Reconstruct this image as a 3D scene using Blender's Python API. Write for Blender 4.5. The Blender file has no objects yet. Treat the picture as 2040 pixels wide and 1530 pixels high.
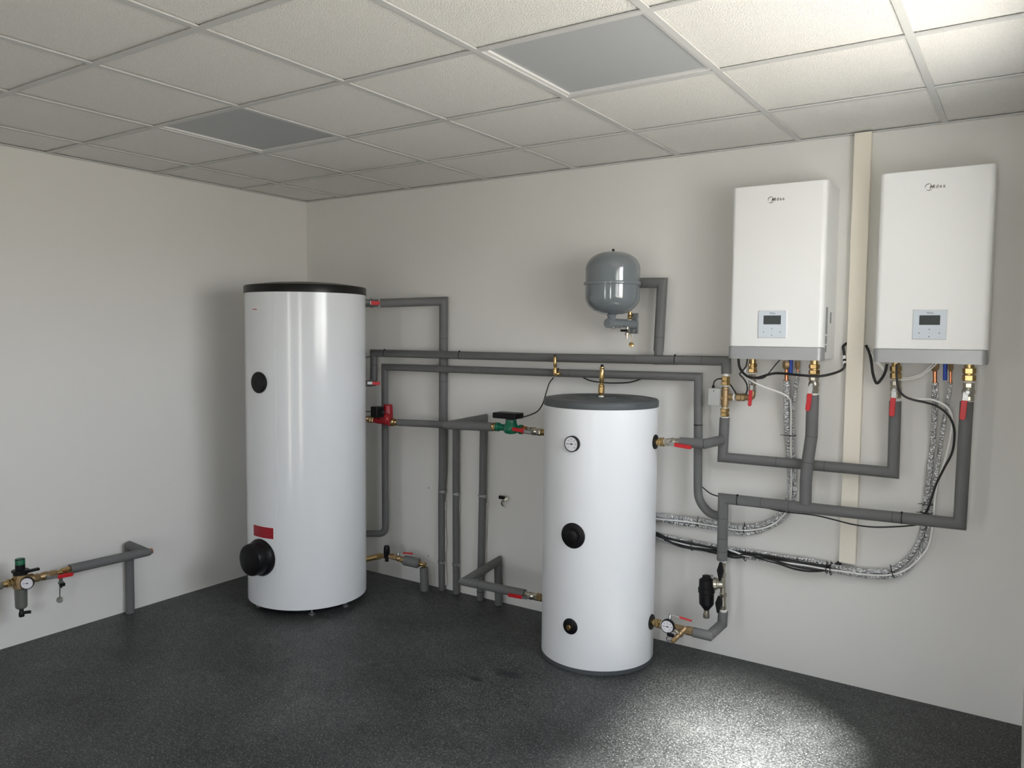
import bpy, math, random
from mathutils import Vector as V, Matrix
random.seed(7)
SC = bpy.context.scene
COL = SC.collection
PI = math.pi
H = 2.5504            # ceiling height

# ---------------------------------------------------------------- camera
FPX = 1556.65
CAM = V((4.319, -3.868, 1.634))
_ya, _pi, _ro = -0.58425, -0.06409, 0.0092
_F = V((math.sin(_ya)*math.cos(_pi), math.cos(_ya)*math.cos(_pi), math.sin(_pi)))
_R0 = V((math.cos(_ya), -math.sin(_ya), 0)); _U0 = _R0.cross(_F)
_R = math.cos(_ro)*_R0 + math.sin(_ro)*_U0
_U = -math.sin(_ro)*_R0 + math.cos(_ro)*_U0
cam_data = bpy.data.cameras.new('camera')
cam_data.sensor_width = 36; cam_data.lens = FPX/2040*36; cam_data.clip_start = 0.01
cam = bpy.data.objects.new('camera', cam_data); COL.objects.link(cam)
cam.matrix_world = Matrix(((_R.x, _U.x, -_F.x, CAM.x), (_R.y, _U.y, -_F.y, CAM.y), (_R.z, _U.z, -_F.z, CAM.z), (0, 0, 0, 1)))
SC.camera = cam

def ray(px, py): return _F + _R*((px-1020)/FPX) - _U*((py-765)/FPX)
def P(px, py, d=0.0):      # measured point standing d metres out from the back wall
    r = ray(px, py); return CAM + r*((-d-CAM.y)/r.y)
def PL(px, py, d=0.0):     # measured point standing d metres out from the left wall
    r = ray(px, py); return CAM + r*((d-CAM.x)/r.x)
def wr(w, p): return w*0.5*(p-CAM).dot(_F)/FPX      # real radius of something w pixels wide at p

# ---------------------------------------------------------------- materials
def mat(name, col, rough=0.5, metal=0.0, bump=None, var=None, spec=0.5, coat=0.0, emit=None):
    m = bpy.data.materials.new(name); m.use_nodes = True
    n = m.node_tree.nodes; l = m.node_tree.links; b = n['Principled BSDF']
    b.inputs['Base Color'].default_value = (*col, 1); b.inputs['Roughness'].default_value = rough
    b.inputs['Metallic'].default_value = metal; b.inputs['Specular IOR Level'].default_value = spec
    b.inputs['Coat Weight'].default_value = coat; b.inputs['Coat Roughness'].default_value = 0.06
    geo = n.new('ShaderNodeNewGeometry')
    def noise(scale, detail=3):
        t = n.new('ShaderNodeTexNoise'); t.inputs['Scale'].default_value = scale; t.inputs['Detail'].default_value = detail
        l.new(geo.outputs['Position'], t.inputs['Vector']); return t
    if var:
        sc, amt = var[0], var[1]
        t = noise(sc, 4); mx = n.new('ShaderNodeMix'); mx.data_type = 'RGBA'
        mx.inputs['A'].default_value = (*[max(0, c*(1-amt)) for c in col], 1)
        mx.inputs['B'].default_value = (*[min(1, c*(1+amt)) for c in col], 1)
        l.new(t.outputs['Fac'], mx.inputs['Factor']); l.new(mx.outputs['Result'], b.inputs['Base Color'])
    if bump:
        t = noise(bump[0], bump[2] if len(bump) > 2 else 3); bp = n.new('ShaderNodeBump')
        bp.inputs['Strength'].default_value = bump[1]; bp.inputs['Distance'].default_value = bump[3] if len(bump) > 3 else 0.002
        l.new(t.outputs['Fac'], bp.inputs['Height']); l.new(bp.outputs['Normal'], b.inputs['Normal'])
    return m
M = {}
M['wall'] = mat('white_wall_paint', (0.72, 0.712, 0.69), 0.75, bump=(90, 0.12, 4, 0.001), var=(1.3, 0.012), spec=0.25)
M['tile'] = mat('fissured_ceiling_tile', (0.80, 0.79, 0.765), 0.9, bump=(210, 1.0, 5, 0.005), var=(230, 0.16), spec=0.15)
M['tbar'] = mat('white_grid_metal', (0.55, 0.555, 0.55), 0.45)
M['slab'] = mat('raw_slab', (0.08, 0.08, 0.08), 0.9)
M['foam'] = mat('grey_foam_insulation', (0.135, 0.137, 0.137), 0.62, bump=(60, 0.25, 4, 0.002), var=(9, 0.09), spec=0.3)
M['foamdark'] = mat('foam_seam_shadow_gap', (0.03, 0.03, 0.03), 0.8)
M['foamlight'] = mat('foam_cut_edge', (0.33, 0.33, 0.33), 0.8)
M['tank'] = mat('white_tank_jacket', (0.76, 0.785, 0.81), 0.16, bump=(3.0, 0.10, 2, 0.004), spec=0.5)
M['tank2'] = mat('white_buffer_jacket', (0.78, 0.80, 0.82), 0.3, bump=(3.0, 0.10, 2, 0.004), spec=0.5)
M['unit'] = mat('white_powder_coat', (0.80, 0.81, 0.81), 0.35, spec=0.4)
M['chin'] = mat('silver_trim', (0.34, 0.35, 0.36), 0.4, metal=0.3)
M['black'] = mat('black_plastic', (0.006, 0.006, 0.007), 0.38, spec=0.25)
M['cable'] = mat('black_cable_sheath', (0.012, 0.012, 0.013), 0.5)
M['whitecable'] = mat('white_cable_sheath', (0.85, 0.85, 0.84), 0.45)
M['tie'] = mat('black_nylon_tie', (0.008, 0.008, 0.008), 0.5)
M['lid2'] = mat('slate_grey_plastic', (0.075, 0.085, 0.09), 0.45)
M['lid1'] = mat('black_lid_plastic', (0.008, 0.008, 0.008), 0.35, spec=0.3)
M['vessel'] = mat('grey_gloss_paint', (0.165, 0.19, 0.205), 0.10, spec=0.6, coat=0.5)
M['brass'] = mat('brass', (0.47, 0.33, 0.15), 0.24, metal=0.95, var=(60, 0.2))
M['dullbrass'] = mat('dull_brass_casting', (0.37, 0.26, 0.14), 0.42, metal=0.85, bump=(300, 0.4, 3, 0.001))
M['nickel'] = mat('nickel_plated_brass', (0.50, 0.47, 0.40), 0.28, metal=0.95)
M['steel'] = mat('galvanised_steel', (0.40, 0.41, 0.41), 0.35, metal=0.9, var=(60, 0.2))
M['copper'] = mat('copper', (0.62, 0.25, 0.13), 0.28, metal=1.0)
M['red'] = mat('red_vinyl_grip', (0.50, 0.008, 0.015), 0.4)
M['redpump'] = mat('red_pump_paint', (0.28, 0.006, 0.012), 0.35)
M['green'] = mat('green_pump_paint', (0.0, 0.13, 0.07), 0.3)
M['greencap'] = mat('green_cap_plastic', (0.0, 0.12, 0.05), 0.35)
M['blue'] = mat('blue_drain_hose', (0.01, 0.06, 0.42), 0.4)
M['redlabel'] = mat('dark_red_sticker', (0.33, 0.008, 0.02), 0.35)
M['white'] = mat('white_plastic', (0.8, 0.8, 0.8), 0.4)
M['ptfe'] = mat('white_sealing_ring', (0.75, 0.74, 0.70), 0.6)
M['dial'] = mat('gauge_dial_white', (0.72, 0.71, 0.74), 0.3)
M['ink'] = mat('black_print', (0.02, 0.02, 0.02), 0.5)
M['greyink'] = mat('grey_print', (0.15, 0.15, 0.145), 0.45)
M['panel'] = mat('controller_face', (0.56, 0.62, 0.69), 0.25)
M['screen'] = mat('lcd_screen', (0.04, 0.05, 0.05), 0.25, spec=0.2)
M['trunk'] = mat('cream_plastic_trunking', (0.80, 0.755, 0.66), 0.4)
M['actuator'] = mat('grey_actuator_plastic', (0.42, 0.43, 0.42), 0.5)
M['bowl'] = mat('smoky_metal_filter_bowl', (0.16, 0.17, 0.15), 0.35, metal=0.3)
M['opal'] = mat('unlit_opal_diffuser', (0.40, 0.415, 0.43), 0.45)
M['alu'] = mat('white_lacquered_aluminium', (0.68, 0.68, 0.67), 0.35)
M['plaster'] = mat('dried_white_filler', (0.62, 0.61, 0.58), 0.9, bump=(200, 0.8, 4, 0.003))
M['label'] = mat('grey_rating_label', (0.27, 0.29, 0.31), 0.5, var=(220, 0.5))

def foil():
    m = bpy.data.materials.new('crinkled_aluminium_foil'); m.use_nodes = True
    n = m.node_tree.nodes; l = m.node_tree.links; b = n['Principled BSDF']
    b.inputs['Base Color'].default_value = (0.66, 0.67, 0.68, 1); b.inputs['Metallic'].default_value = 0.92; b.inputs['Roughness'].default_value = 0.24
    geo = n.new('ShaderNodeNewGeometry')
    v = n.new('ShaderNodeTexVoronoi'); v.inputs['Scale'].default_value = 95; l.new(geo.outputs['Position'], v.inputs['Vector'])
    t = n.new('ShaderNodeTexNoise'); t.inputs['Scale'].default_value = 120; t.inputs['Detail'].default_value = 4; l.new(geo.outputs['Position'], t.inputs['Vector'])
    a = n.new('ShaderNodeMath'); a.operation = 'ADD'; l.new(v.outputs['Distance'], a.inputs[0]); l.new(t.outputs['Fac'], a.inputs[1])
    bp = n.new('ShaderNodeBump'); bp.inputs['Strength'].default_value = 1.0; bp.inputs['Distance'].default_value = 0.007
    l.new(a.outputs[0], bp.inputs['Height']); l.new(bp.outputs['Normal'], b.inputs['Normal'])
    return m
M['foil'] = foil()

def floor_mat():
    m = bpy.data.materials.new('speckled_dark_vinyl'); m.use_nodes = True
    n = m.node_tree.nodes; l = m.node_tree.links; b = n['Principled BSDF']
    geo = n.new('ShaderNodeNewGeometry')
    def noise(scale, detail, rough=0.5):
        t = n.new('ShaderNodeTexNoise'); t.inputs['Scale'].default_value = scale; t.inputs['Detail'].default_value = detail; t.inputs['Roughness'].default_value = rough
        l.new(geo.outputs['Position'], t.inputs['Vector']); return t.outputs['Fac']
    def ramp(src, pos, cols):
        r = n.new('ShaderNodeValToRGB'); e = r.color_ramp.elements
        e[0].position, e[1].position = pos[0], pos[-1]; e[0].color = cols[0]; e[1].color = cols[-1]
        for p, c in list(zip(pos, cols))[1:-1]: x = e.new(p); x.color = c
        l.new(src, r.inputs['Fac']); return r.outputs['Color']
    def mix(a, bb, fac, mode='MIX'):
        x = n.new('ShaderNodeMix'); x.data_type = 'RGBA'; x.blend_type = mode
        for k, s in (('A', a), ('B', bb), ('Factor', fac)):
            if isinstance(s, (tuple, float)): x.inputs[k].default_value = s
            else: l.new(s, x.inputs[k])
        return x.outputs['Result']
    base = ramp(noise(95, 5, 0.75), (0.36, 0.5, 0.64), ((0.014, 0.016, 0.017, 1), (0.036, 0.040, 0.041, 1), (0.105, 0.110, 0.106, 1)))
    base = mix(base, ramp(noise(18, 7, 0.7), (0.36, 0.66), ((0.70,)*3 + (1,), (1.30,)*3 + (1,))), 1.0, 'MULTIPLY')
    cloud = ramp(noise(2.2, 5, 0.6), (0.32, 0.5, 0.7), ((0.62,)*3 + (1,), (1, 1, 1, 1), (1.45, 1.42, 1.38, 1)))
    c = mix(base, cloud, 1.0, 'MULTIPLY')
    fleck = ramp(noise(135, 2, 0.6), (0.61, 0.66), ((0, 0, 0, 1), (1, 1, 1, 1)))
    c = mix(c, (0.26, 0.27, 0.25, 1), fleck)
    dk = ramp(noise(120, 2, 0.5), (0.30, 0.36), ((1, 1, 1, 1), (0, 0, 0, 1)))
    c = mix(c, (0.010, 0.010, 0.010, 1), dk)
    # worn dark smudges with a shape of their own
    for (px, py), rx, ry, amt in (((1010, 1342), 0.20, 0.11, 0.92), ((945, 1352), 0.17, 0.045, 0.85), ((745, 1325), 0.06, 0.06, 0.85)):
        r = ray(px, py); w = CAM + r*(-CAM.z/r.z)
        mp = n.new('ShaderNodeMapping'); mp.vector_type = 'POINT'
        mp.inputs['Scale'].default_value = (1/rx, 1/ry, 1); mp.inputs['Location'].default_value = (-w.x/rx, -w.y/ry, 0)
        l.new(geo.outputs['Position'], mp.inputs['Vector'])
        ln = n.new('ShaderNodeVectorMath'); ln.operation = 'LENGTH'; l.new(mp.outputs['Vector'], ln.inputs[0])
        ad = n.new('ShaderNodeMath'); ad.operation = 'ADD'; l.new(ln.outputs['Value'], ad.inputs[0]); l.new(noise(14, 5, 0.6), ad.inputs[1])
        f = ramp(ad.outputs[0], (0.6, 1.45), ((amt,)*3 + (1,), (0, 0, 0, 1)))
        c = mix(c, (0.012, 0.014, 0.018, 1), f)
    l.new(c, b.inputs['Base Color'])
    rr = n.new('ShaderNodeMapRange'); rr.inputs['To Min'].default_value = 0.38; rr.inputs['To Max'].default_value = 0.62
    l.new(noise(40, 5), rr.inputs['Value']); l.new(rr.outputs[0], b.inputs['Roughness'])
    bp = n.new('ShaderNodeBump'); bp.inputs['Strength'].default_value = 0.5; bp.inputs['Distance'].default_value = 0.0015
    l.new(noise(230, 3), bp.inputs['Height']); l.new(bp.outputs['Normal'], b.inputs['Normal'])
    b.inputs['Specular IOR Level'].default_value = 0.4
    return m
M['floor'] = floor_mat()

# ---------------------------------------------------------------- mesh tools
WORLD = {}
def frame(axis):
    a = axis.normalized(); t = V((0, 0, 1)) if abs(a.z) < 0.9 else V((1, 0, 0))
    u = t.cross(a).normalized(); return a, u, a.cross(u)
class MB:
    def __init__(s): s.v = []; s.f = []; s.mi = []; s.mats = []
    def m(s, k):
        if k not in s.mats: s.mats.append(k)
        return s.mats.index(k)
    def add(s, vs, fs, k):
        o = len(s.v); s.v += [V(x) for x in vs]; i = s.m(k)
        for f in fs: s.f.append([o+j for j in f]); s.mi.append(i)
        return s
    def box(s, a, b, k):
        x0, y0, z0 = a; x1, y1, z1 = b
        vs = [(x0, y0, z0), (x1, y0, z0), (x1, y1, z0), (x0, y1, z0), (x0, y0, z1), (x1, y0, z1), (x1, y1, z1), (x0, y1, z1)]
        return s.add(vs, [(0, 3, 2, 1), (4, 5, 6, 7), (0, 1, 5, 4), (1, 2, 6, 5), (2, 3, 7, 6), (3, 0, 4, 7)], k)
    def obox(s, c, ax, ay, az, k):     # oriented box: centre and three half-axis vectors
        vs = [c+ax*i+ay*j+az*q for q in (-1, 1) for i, j in ((-1, -1), (1, -1), (1, 1), (-1, 1))]
        return s.add(vs, [(0, 3, 2, 1), (4, 5, 6, 7), (0, 1, 5, 4), (1, 2, 6, 5), (2, 3, 7, 6), (3, 0, 4, 7)], k)
    def lathe(s, o, axis, prof, k, seg=24, ph=0.0, ref=None):
        a, u, w = frame(axis)
        if ref is not None:
            u = (ref - a*ref.dot(a)).normalized(); w = a.cross(u)
        vs = []; fs = []; n = len(prof)
        for r, h in prof:
            for i in range(seg):
                t = ph + 2*PI*i/seg; vs.append(o + a*h + (u*math.cos(t)+w*math.sin(t))*max(r, 1e-5))
        for j in range(n-1):
            for i in range(seg):
                q = (i+1) % seg; fs.append((j*seg+i, j*seg+q, (j+1)*seg+q, (j+1)*seg+i))
        fs.append(tuple(reversed(range(seg)))); fs.append(tuple((n-1)*seg+i for i in range(seg)))
        return s.add(vs, fs, k)
    def cyl(s, a, b, r, k, seg=20, r2=None):
        return s.lathe(a, b-a, [(r, 0), (r if r2 is None else r2, (b-a).length)], k, seg)
    def chain(s, a, b, spec, k, out=None):      # spec: (t0, t1, radius, sides) pieces strung from a to b; sides>8 is round
        d = b-a; L = d.length
        for it in spec:
            t0, t1, r, seg = it[:4]; kk = it[4] if len(it) > 4 else k
            c = min(r*0.12, (t1-t0)*L*0.25)
            s.lathe(a + d*t0, d, [(r-c, 0), (r, c), (r, (t1-t0)*L-c), (r-c, (t1-t0)*L)], kk, seg, ph=PI/seg)
        return s
    def tube(s, pts, r, k, seg=20, rad=None):
        pts = [V(p) for p in pts]; n = len(pts); d = (pts[1]-pts[0]).normalized(); _, u, w = frame(d)
        rs = rad or [r]*n; rings = []
        for i, p in enumerate(pts):
            if i == 0 or i == n-1:
                dd = d; nn = d
            else:
                do = (pts[i+1]-p).normalized(); nn = (d+do).normalized(); dd = d
            ring = []
            for j in range(seg):
                t = 2*PI*j/seg; o = (u*math.cos(t)+w*math.sin(t))*rs[i]
                tt = -o.dot(nn)/dd.dot(nn); ring.append(p+o+dd*tt)
            rings.append(ring)
            if 0 < i < n-1:
                q = d.rotation_difference(do); u = q @ u; w = q @ w; d = do
        vs = [x for rg in rings for x in rg]; fs = []
        for i in range(n-1):
            for j in range(seg):
                q = (j+1) % seg; fs.append((i*seg+j, i*seg+q, (i+1)*seg+q, (i+1)*seg+j))
        fs.append(tuple(reversed(range(seg)))); fs.append(tuple((n-1)*seg+j for j in range(seg)))
        return s.add(vs, fs, k)
    def build(s, name, parent=None, smooth=35, bevel=None, label=None):
        me = bpy.data.meshes.new(name)
        lo = V([min(v[i] for v in s.v) for i in range(3)]); hi = V([max(v[i] for v in s.v) for i in range(3)])
        c = (lo+hi)/2
        me.from_pydata([v-c for v in s.v], [], s.f)
        for k in s.mats: me.materials.append(M[k])
        me.polygons.foreach_set('material_index', s.mi)
        if smooth:
            me.polygons.foreach_set('use_smooth', [True]*len(me.polygons)); me.set_sharp_from_angle(angle=math.radians(smooth))
        me.update()
        o = bpy.data.objects.new(name, me); COL.objects.link(o); WORLD[o] = c
        if parent: o.parent = parent; o.location = c-WORLD[parent]
        else: o.location = c
        if bevel:
            b = o.modifiers.new('bevel', 'BEVEL'); b.width = bevel; b.segments = 3; b.limit_method = 'ANGLE'; b.angle_limit = math.radians(40)
        if label: o['label'] = label
        return o
def tag(o, label, cat, group=None, kind=None):
    o['label'] = label; o['category'] = cat
    if group: o['group'] = group
    if kind: o['kind'] = kind
    return o
def thing(name, loc, label, cat, group=None):
    o = bpy.data.objects.new(name, None); COL.objects.link(o); o.location = loc; o.empty_display_size = 0.05; WORLD[o] = V(loc)
    return tag(o, label, cat, group)
def struct(o): o['kind'] = 'structure'; return o
def fillet(pts, rad, n=7):
    pts = [V(p) for p in pts]; out = [pts[0]]
    for i in range(1, len(pts)-1):
        p = pts[i]; r = rad[i-1] if isinstance(rad, (list, tuple)) else rad
        if not r: out.append(p); continue
        a = (pts[i-1]-p); b = (pts[i+1]-p); r = min(r, a.length*0.48, b.length*0.48)
        A = p+a.normalized()*r; B = p+b.normalized()*r
        for j in range(n+1):
            t = j/n; out.append(A*(1-t)**2 + p*2*t*(1-t) + B*t*t)
    out.append(pts[-1]); return out
def spline(pts, n=8):
    pts = [V(p) for p in pts]; q = [pts[0]*2-pts[1]] + pts + [pts[-1]*2-pts[-2]]; out = []
    for i in range(1, len(q)-2):
        p0, p1, p2, p3 = q[i-1:i+3]
        for j in range(n):
            t = j/n
            out.append(0.5*((2*p1)+(p2-p0)*t+(2*p0-5*p1+4*p2-p3)*t*t+(3*p1-p0-3*p2+p3)*t**3))
    out.append(pts[-1]); return out
def text(s, size, o, right, up, k, parent, name='lettering', extr=0.0006, bold=0.0, shear=0.0, align='CENTER'):
    c = bpy.data.curves.new('t', 'FONT'); c.body = s; c.size = size; c.align_x = align; c.align_y = 'CENTER'; c.extrude = extr; c.offset = bold; c.shear = shear
    t = bpy.data.objects.new('t', c); COL.objects.link(t); bpy.context.view_layer.update()
    me = bpy.data.meshes.new_from_object(t.evaluated_get(bpy.context.evaluated_depsgraph_get()))
    bpy.data.objects.remove(t)
    r = right.normalized(); u = up.normalized(); nn = r.cross(u)
    mb = MB(); mb.add([o + r*v.co.x + u*v.co.y + nn*v.co.z for v in me.vertices], [tuple(p.vertices) for p in me.polygons], k)
    bpy.data.meshes.remove(me)
    return mb.build(name, parent, smooth=None) if parent else mb
def mid(a, b, t=0.5): return a*(1-t)+b*t
X, Y, Z = V((1, 0, 0)), V((0, 1, 0)), V((0, 0, 1))
OUT = V((0, -1, 0))       # out of the back wall

# ---------------------------------------------------------------- room
RX = 4.36; YS = -2.75; X2 = 5.7; YF = -5.1; T = 0.16
def sbox(name, a, b, k='wall', parent=None, **kw): return struct(MB().box(a, b, k).build(name, parent, smooth=None, **kw))
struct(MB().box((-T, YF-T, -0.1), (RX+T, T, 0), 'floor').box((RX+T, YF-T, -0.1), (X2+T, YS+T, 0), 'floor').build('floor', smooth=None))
sbox('wall_back', (-T, 0, 0), (RX+T, T, H+0.4))
sbox('wall_left', (-T, YF-T, 0), (0, 0, H+0.4))
# right wall: the part beside the window, then the room widens where the photographer stands
WY0, WY1, WZ0, WZ1 = -2.66, -0.95, 1.32, 2.30
w = MB()
w.box((RX, WY1, 0), (RX+T, 0, H+0.4), 'wall'); w.box((RX, YS, 0), (RX+T, WY0, H+0.4), 'wall')
w.box((RX, WY0, 0), (RX+T, WY1, WZ0), 'wall'); w.box((RX, WY0, WZ1), (RX+T, WY1, H+0.4), 'wall')
struct(w.build('wall_right', smooth=None))
sbox('wall_right_return', (RX+T, YS, 0), (X2, YS+T, H+0.4))
sbox('wall_far_right', (X2, YF, 0), (X2+T, YS+T, H+0.4))
DX0, DX1, DZ1 = 1.95, 2.27, 2.10
EX0, EX1 = 3.90, 4.36
w = MB(); w.box((0, YF-T, 0), (DX0, YF, H+0.4), 'wall'); w.box((DX1, YF-T, 0), (EX0, YF, H+0.4), 'wall'); w.box((EX1, YF-T, 0), (X2+T, YF, H+0.4), 'wall')
for q0, q1 in ((DX0, DX1), (EX0, EX1)): w.box((q0, YF-T, DZ1), (q1, YF, H+0.4), 'wall')
struct(w.build('wall_front', smooth=None))
wf = MB()
t = 0.05
wf.box((RX+0.05, WY0, WZ0), (RX+0.11, WY1, WZ0+t), 'white'); wf.box((RX+0.05, WY0, WZ1-t), (RX+0.11, WY1, WZ1), 'white')
for y in (WY0, WY1-t, (WY0+WY1)/2-0.05): wf.box((RX+0.05, y, WZ0+t), (RX+0.11, y+t*(2 if y not in (WY0, WY1-t) else 1), WZ1-t), 'white')
struct(wf.build('window_1', smooth=None))
for nm, q0, q1 in (('window_2', DX0, DX1), ('fill_opening', EX0, EX1)):  # last of the pair: unseen opening added to brighten the back wall's right end
    wf = MB()
    wf.box((q0, YF-0.1, 0), (q0+t, YF-0.04, DZ1), 'white'); wf.box((q1-t, YF-0.1, 0), (q1, YF-0.04, DZ1), 'white')
    wf.box((q0+t, YF-0.1, DZ1-t), (q1-t, YF-0.04, DZ1), 'white'); wf.box((q0+t, YF-0.1, 0), (q1-t, YF-0.04, t), 'white')
    struct(wf.build(nm, smooth=None))

# suspended ceiling
_m = MB().box((-T, YF-T, H+0.10), (RX+T, T, H+0.40), 'slab').box((RX+T, YF-T, H+0.10), (X2+T, YS+T, H+0.40), 'slab')
ceil = struct(_m.build('ceiling', smooth=None))
GX = [0.0] + [0.375+0.6*i for i in range(9)] + [X2]
GY = [0.0] + [0.563+0.6*i for i in range(8)] + [-YF]
LIGHTS = {(5, 2), (2, 2)}
for i in range(len(GX)-1):
    for j in range(len(GY)-1):
        if (i, j) in LIGHTS: continue
        g = 0.0015
        y0, y1 = -GY[j+1]+g, -GY[j]-g
        x0, x1 = GX[i]+g, GX[i+1]-g
        if x0 > RX and y0 > YS+T: continue
        o = MB().box((x0, y0, H+0.0075), (x1, y1, H+0.0225), 'tile').build('ceiling_tile', ceil, smooth=None); o['kind'] = 'structure'
bw = 0.012
for i in range(1, len(GX)-1):
    g = MB().box((GX[i]-bw, YF, H-0.001), (GX[i]+bw, 0, H+0.004), 'tbar').box((GX[i]-0.0012, YF, H+0.004), (GX[i]+0.0012, 0, H+0.038), 'tbar').build('ceiling_runner', ceil, smooth=None); struct(g)
for j in range(1, len(GY)-1):
    for i in range(len(GX)-1):
        g = MB().box((GX[i]+bw, -GY[j]-bw, H-0.0008), (GX[i+1]-bw, -GY[j]+bw, H+0.0042), 'tbar').box((GX[i]+bw, -GY[j]-0.0012, H+0.0042), (GX[i+1]-bw, -GY[j]+0.0012, H+0.038), 'tbar').build('ceiling_cross_bar', ceil, smooth=None); struct(g)
ang = MB().box((0, -0.020, H-0.002), (RX, 0, H+0.003), 'tbar').box((0, YF, H-0.002), (0.020, -0.020, H+0.003), 'tbar').build('ceiling_edge_angle', ceil, smooth=None); struct(ang)
for (i, j), lab in (((5, 2), 'unlit square grey ceiling light panel nearest the camera, above the buffer tank side'),
                    ((2, 2), 'unlit square grey ceiling light panel farther away, near the left wall')):
    x0, x1, y0, y1 = GX[i]+0.003, GX[i+1]-0.003, -GY[j+1]+0.003, -GY[j]-0.003
    t_ = thing('ceiling_light', ((x0+x1)/2, (y0+y1)/2, H+0.005), lab, 'ceiling light', 'recessed light panels in the ceiling')
    f = MB(); e = 0.022
    for a, b in (((x0, y0), (x1, y0+e)), ((x0, y1-e), (x1, y1)), ((x0, y0+e), (x0+e, y1-e)), ((x1-e, y0+e), (x1, y1-e))):
        f.box((a[0], a[1], H+0.0045), (b[0], b[1], H+0.030), 'alu')
    f.build('frame', t_, smooth=None)
    MB().box((x0+e, y0+e, H+0.012), (x1-e, y1-e, H+0.022), 'opal').build('diffuser', t_, smooth=None, label='grey opal diffuser, switched off')

# ---------------------------------------------------------------- tall water heater
def onshell(c, r, adeg, px, py, extra=0.0):
    a = math.radians(adeg); p = V((c[0]+r*math.cos(a), c[1]+r*math.sin(a), 0))
    q = P(px, py, -p.y); return V((p.x, p.y, q.z)), V((math.cos(a), math.sin(a), 0))
def curved_patch(c, r, a0, a1, z0, z1, th, k, n=14):
    mb = MB(); vs = []; fs = []
    for i in range(n+1):
        a = math.radians(a0+(a1-a0)*i/n)
        for rr in (r, r+th):
            for z in (z0, z1): vs.append(V((c[0]+rr*math.cos(a), c[1]+rr*math.sin(a), z)))
    for i in range(n):
        o = i*4; q = o+4
        fs += [(o+2, q+2, q+3, o+3), (o, o+1, q+1, q), (o+1, o+3, q+3, q+1), (o, q, q+2, o+2)]
    fs += [(0, 2, 3, 1), (n*4, n*4+1, n*4+3, n*4+2)]
    return mb.add(vs, fs, k)
C1 = (0.678, -0.6156); R1 = 0.352
wh = thing('water_heater', (C1[0], C1[1], 0), 'tall white cylindrical hot water tank with a flat black lid standing in the corner', 'water tank')
o1 = V((C1[0], C1[1], 0))
MB().lathe(o1, Z, [(R1-0.03, 0.046), (R1-0.004, 0.043), (R1, 0.045), (R1, 1.868), (R1-0.05, 1.870)], 'tank', 128).build('jacket', wh)
MB().lathe(o1, Z, [(R1+0.002, 1.857), (R1+0.004, 1.858), (R1+0.0045, 1.895), (R1+0.001, 1.902), (R1-0.02, 1.906), (R1-0.12, 1.920), (0.12, 1.928), (0.0, 1.930)], 'lid1', 96).build('lid', wh)
sm = MB().box((0, 0, 0), (0.0001, 0.0001, 0.0001), 'tank')
seam = curved_patch(C1, R1, -71.5, -70.7, 0.05, 1.857, 0.0012, 'tank', 3); seam.build('jacket_seam', wh)
MB().lathe(o1, Z, [(0.262, 0.004), (0.266, 0.004), (0.266, 0.0455), (0.262, 0.0455)], 'black', 64).build('base_shadow_ring', wh)  # inset ring, its black stands in for the shade beneath the jacket
for a in (-115, -38, 5, 120):
    f0 = V((C1[0]+0.295*math.cos(math.radians(a)), C1[1]+0.295*math.sin(math.radians(a)), 0))
    MB().lathe(f0, Z, [(0.020, 0), (0.020, 0.006), (0.014, 0.010), (0.007, 0.011), (0.007, 0.032), (0.005, 0.033)], 'steel', 16).build('levelling_foot', wh)
p, n_ = onshell(C1, R1, -89.5, 516, 762)
MB().lathe(p - n_*0.012, n_, [(0.060, 0), (0.061, 0.020), (0.055, 0.025), (0.030, 0.027), (0.012, 0.028), (0.010, 0.0275)], 'black', 40).build('inspection_cover', wh, label='round flat black cover on the upper jacket')
p, n_ = onshell(C1, R1, -90, 523, 1111)
fc = MB().lathe(p - n_*0.014, n_, [(0.106, 0), (0.108, 0.020), (0.104, 0.030), (0.094, 0.040), (0.092, 0.085), (0.088, 0.094), (0.075, 0.099), (0.02, 0.101)], 'black', 48).build('flange_cover', wh, label='large protruding round black flange cover near the base')
p, n_ = onshell(C1, R1, -94, 511, 616)
lg = curved_patch(C1, R1, -98.2, -90.0, p.z-0.011, p.z+0.011, 0.0008, 'white', 8).build('badge', wh, label='small white badge with dark red lettering')
rt_ = V((-n_.y, n_.x, 0)) * (1 if n_.y < 0 else -1)
for a_, ch in zip((-97.2, -96.1, -95.0, -93.9, -93.2, -92.3, -91.2), 'DRAZICE'):
    aa = math.radians(a_); nn = V((math.cos(aa), math.sin(aa), 0)); q = V((C1[0], C1[1], p.z-0.001)) + nn*(R1+0.0012)
    text(ch, 0.0125, q, V((-nn.y, nn.x, 0)), Z, 'redlabel', lg, 'letter', 0.0004)
p, n_ = onshell(C1, R1, -88, 524, 1060)
curved_patch(C1, R1, -102.0, -73.5, p.z-0.036, p.z+0.034, 0.0008, 'white').build('sticker_border', wh)
curved_patch(C1, R1+0.0003, -101.2, -74.3, p.z-0.033, p.z+0.031, 0.0010, 'redlabel').build('sticker', wh, label='plain dark red rectangular sticker')

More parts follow.
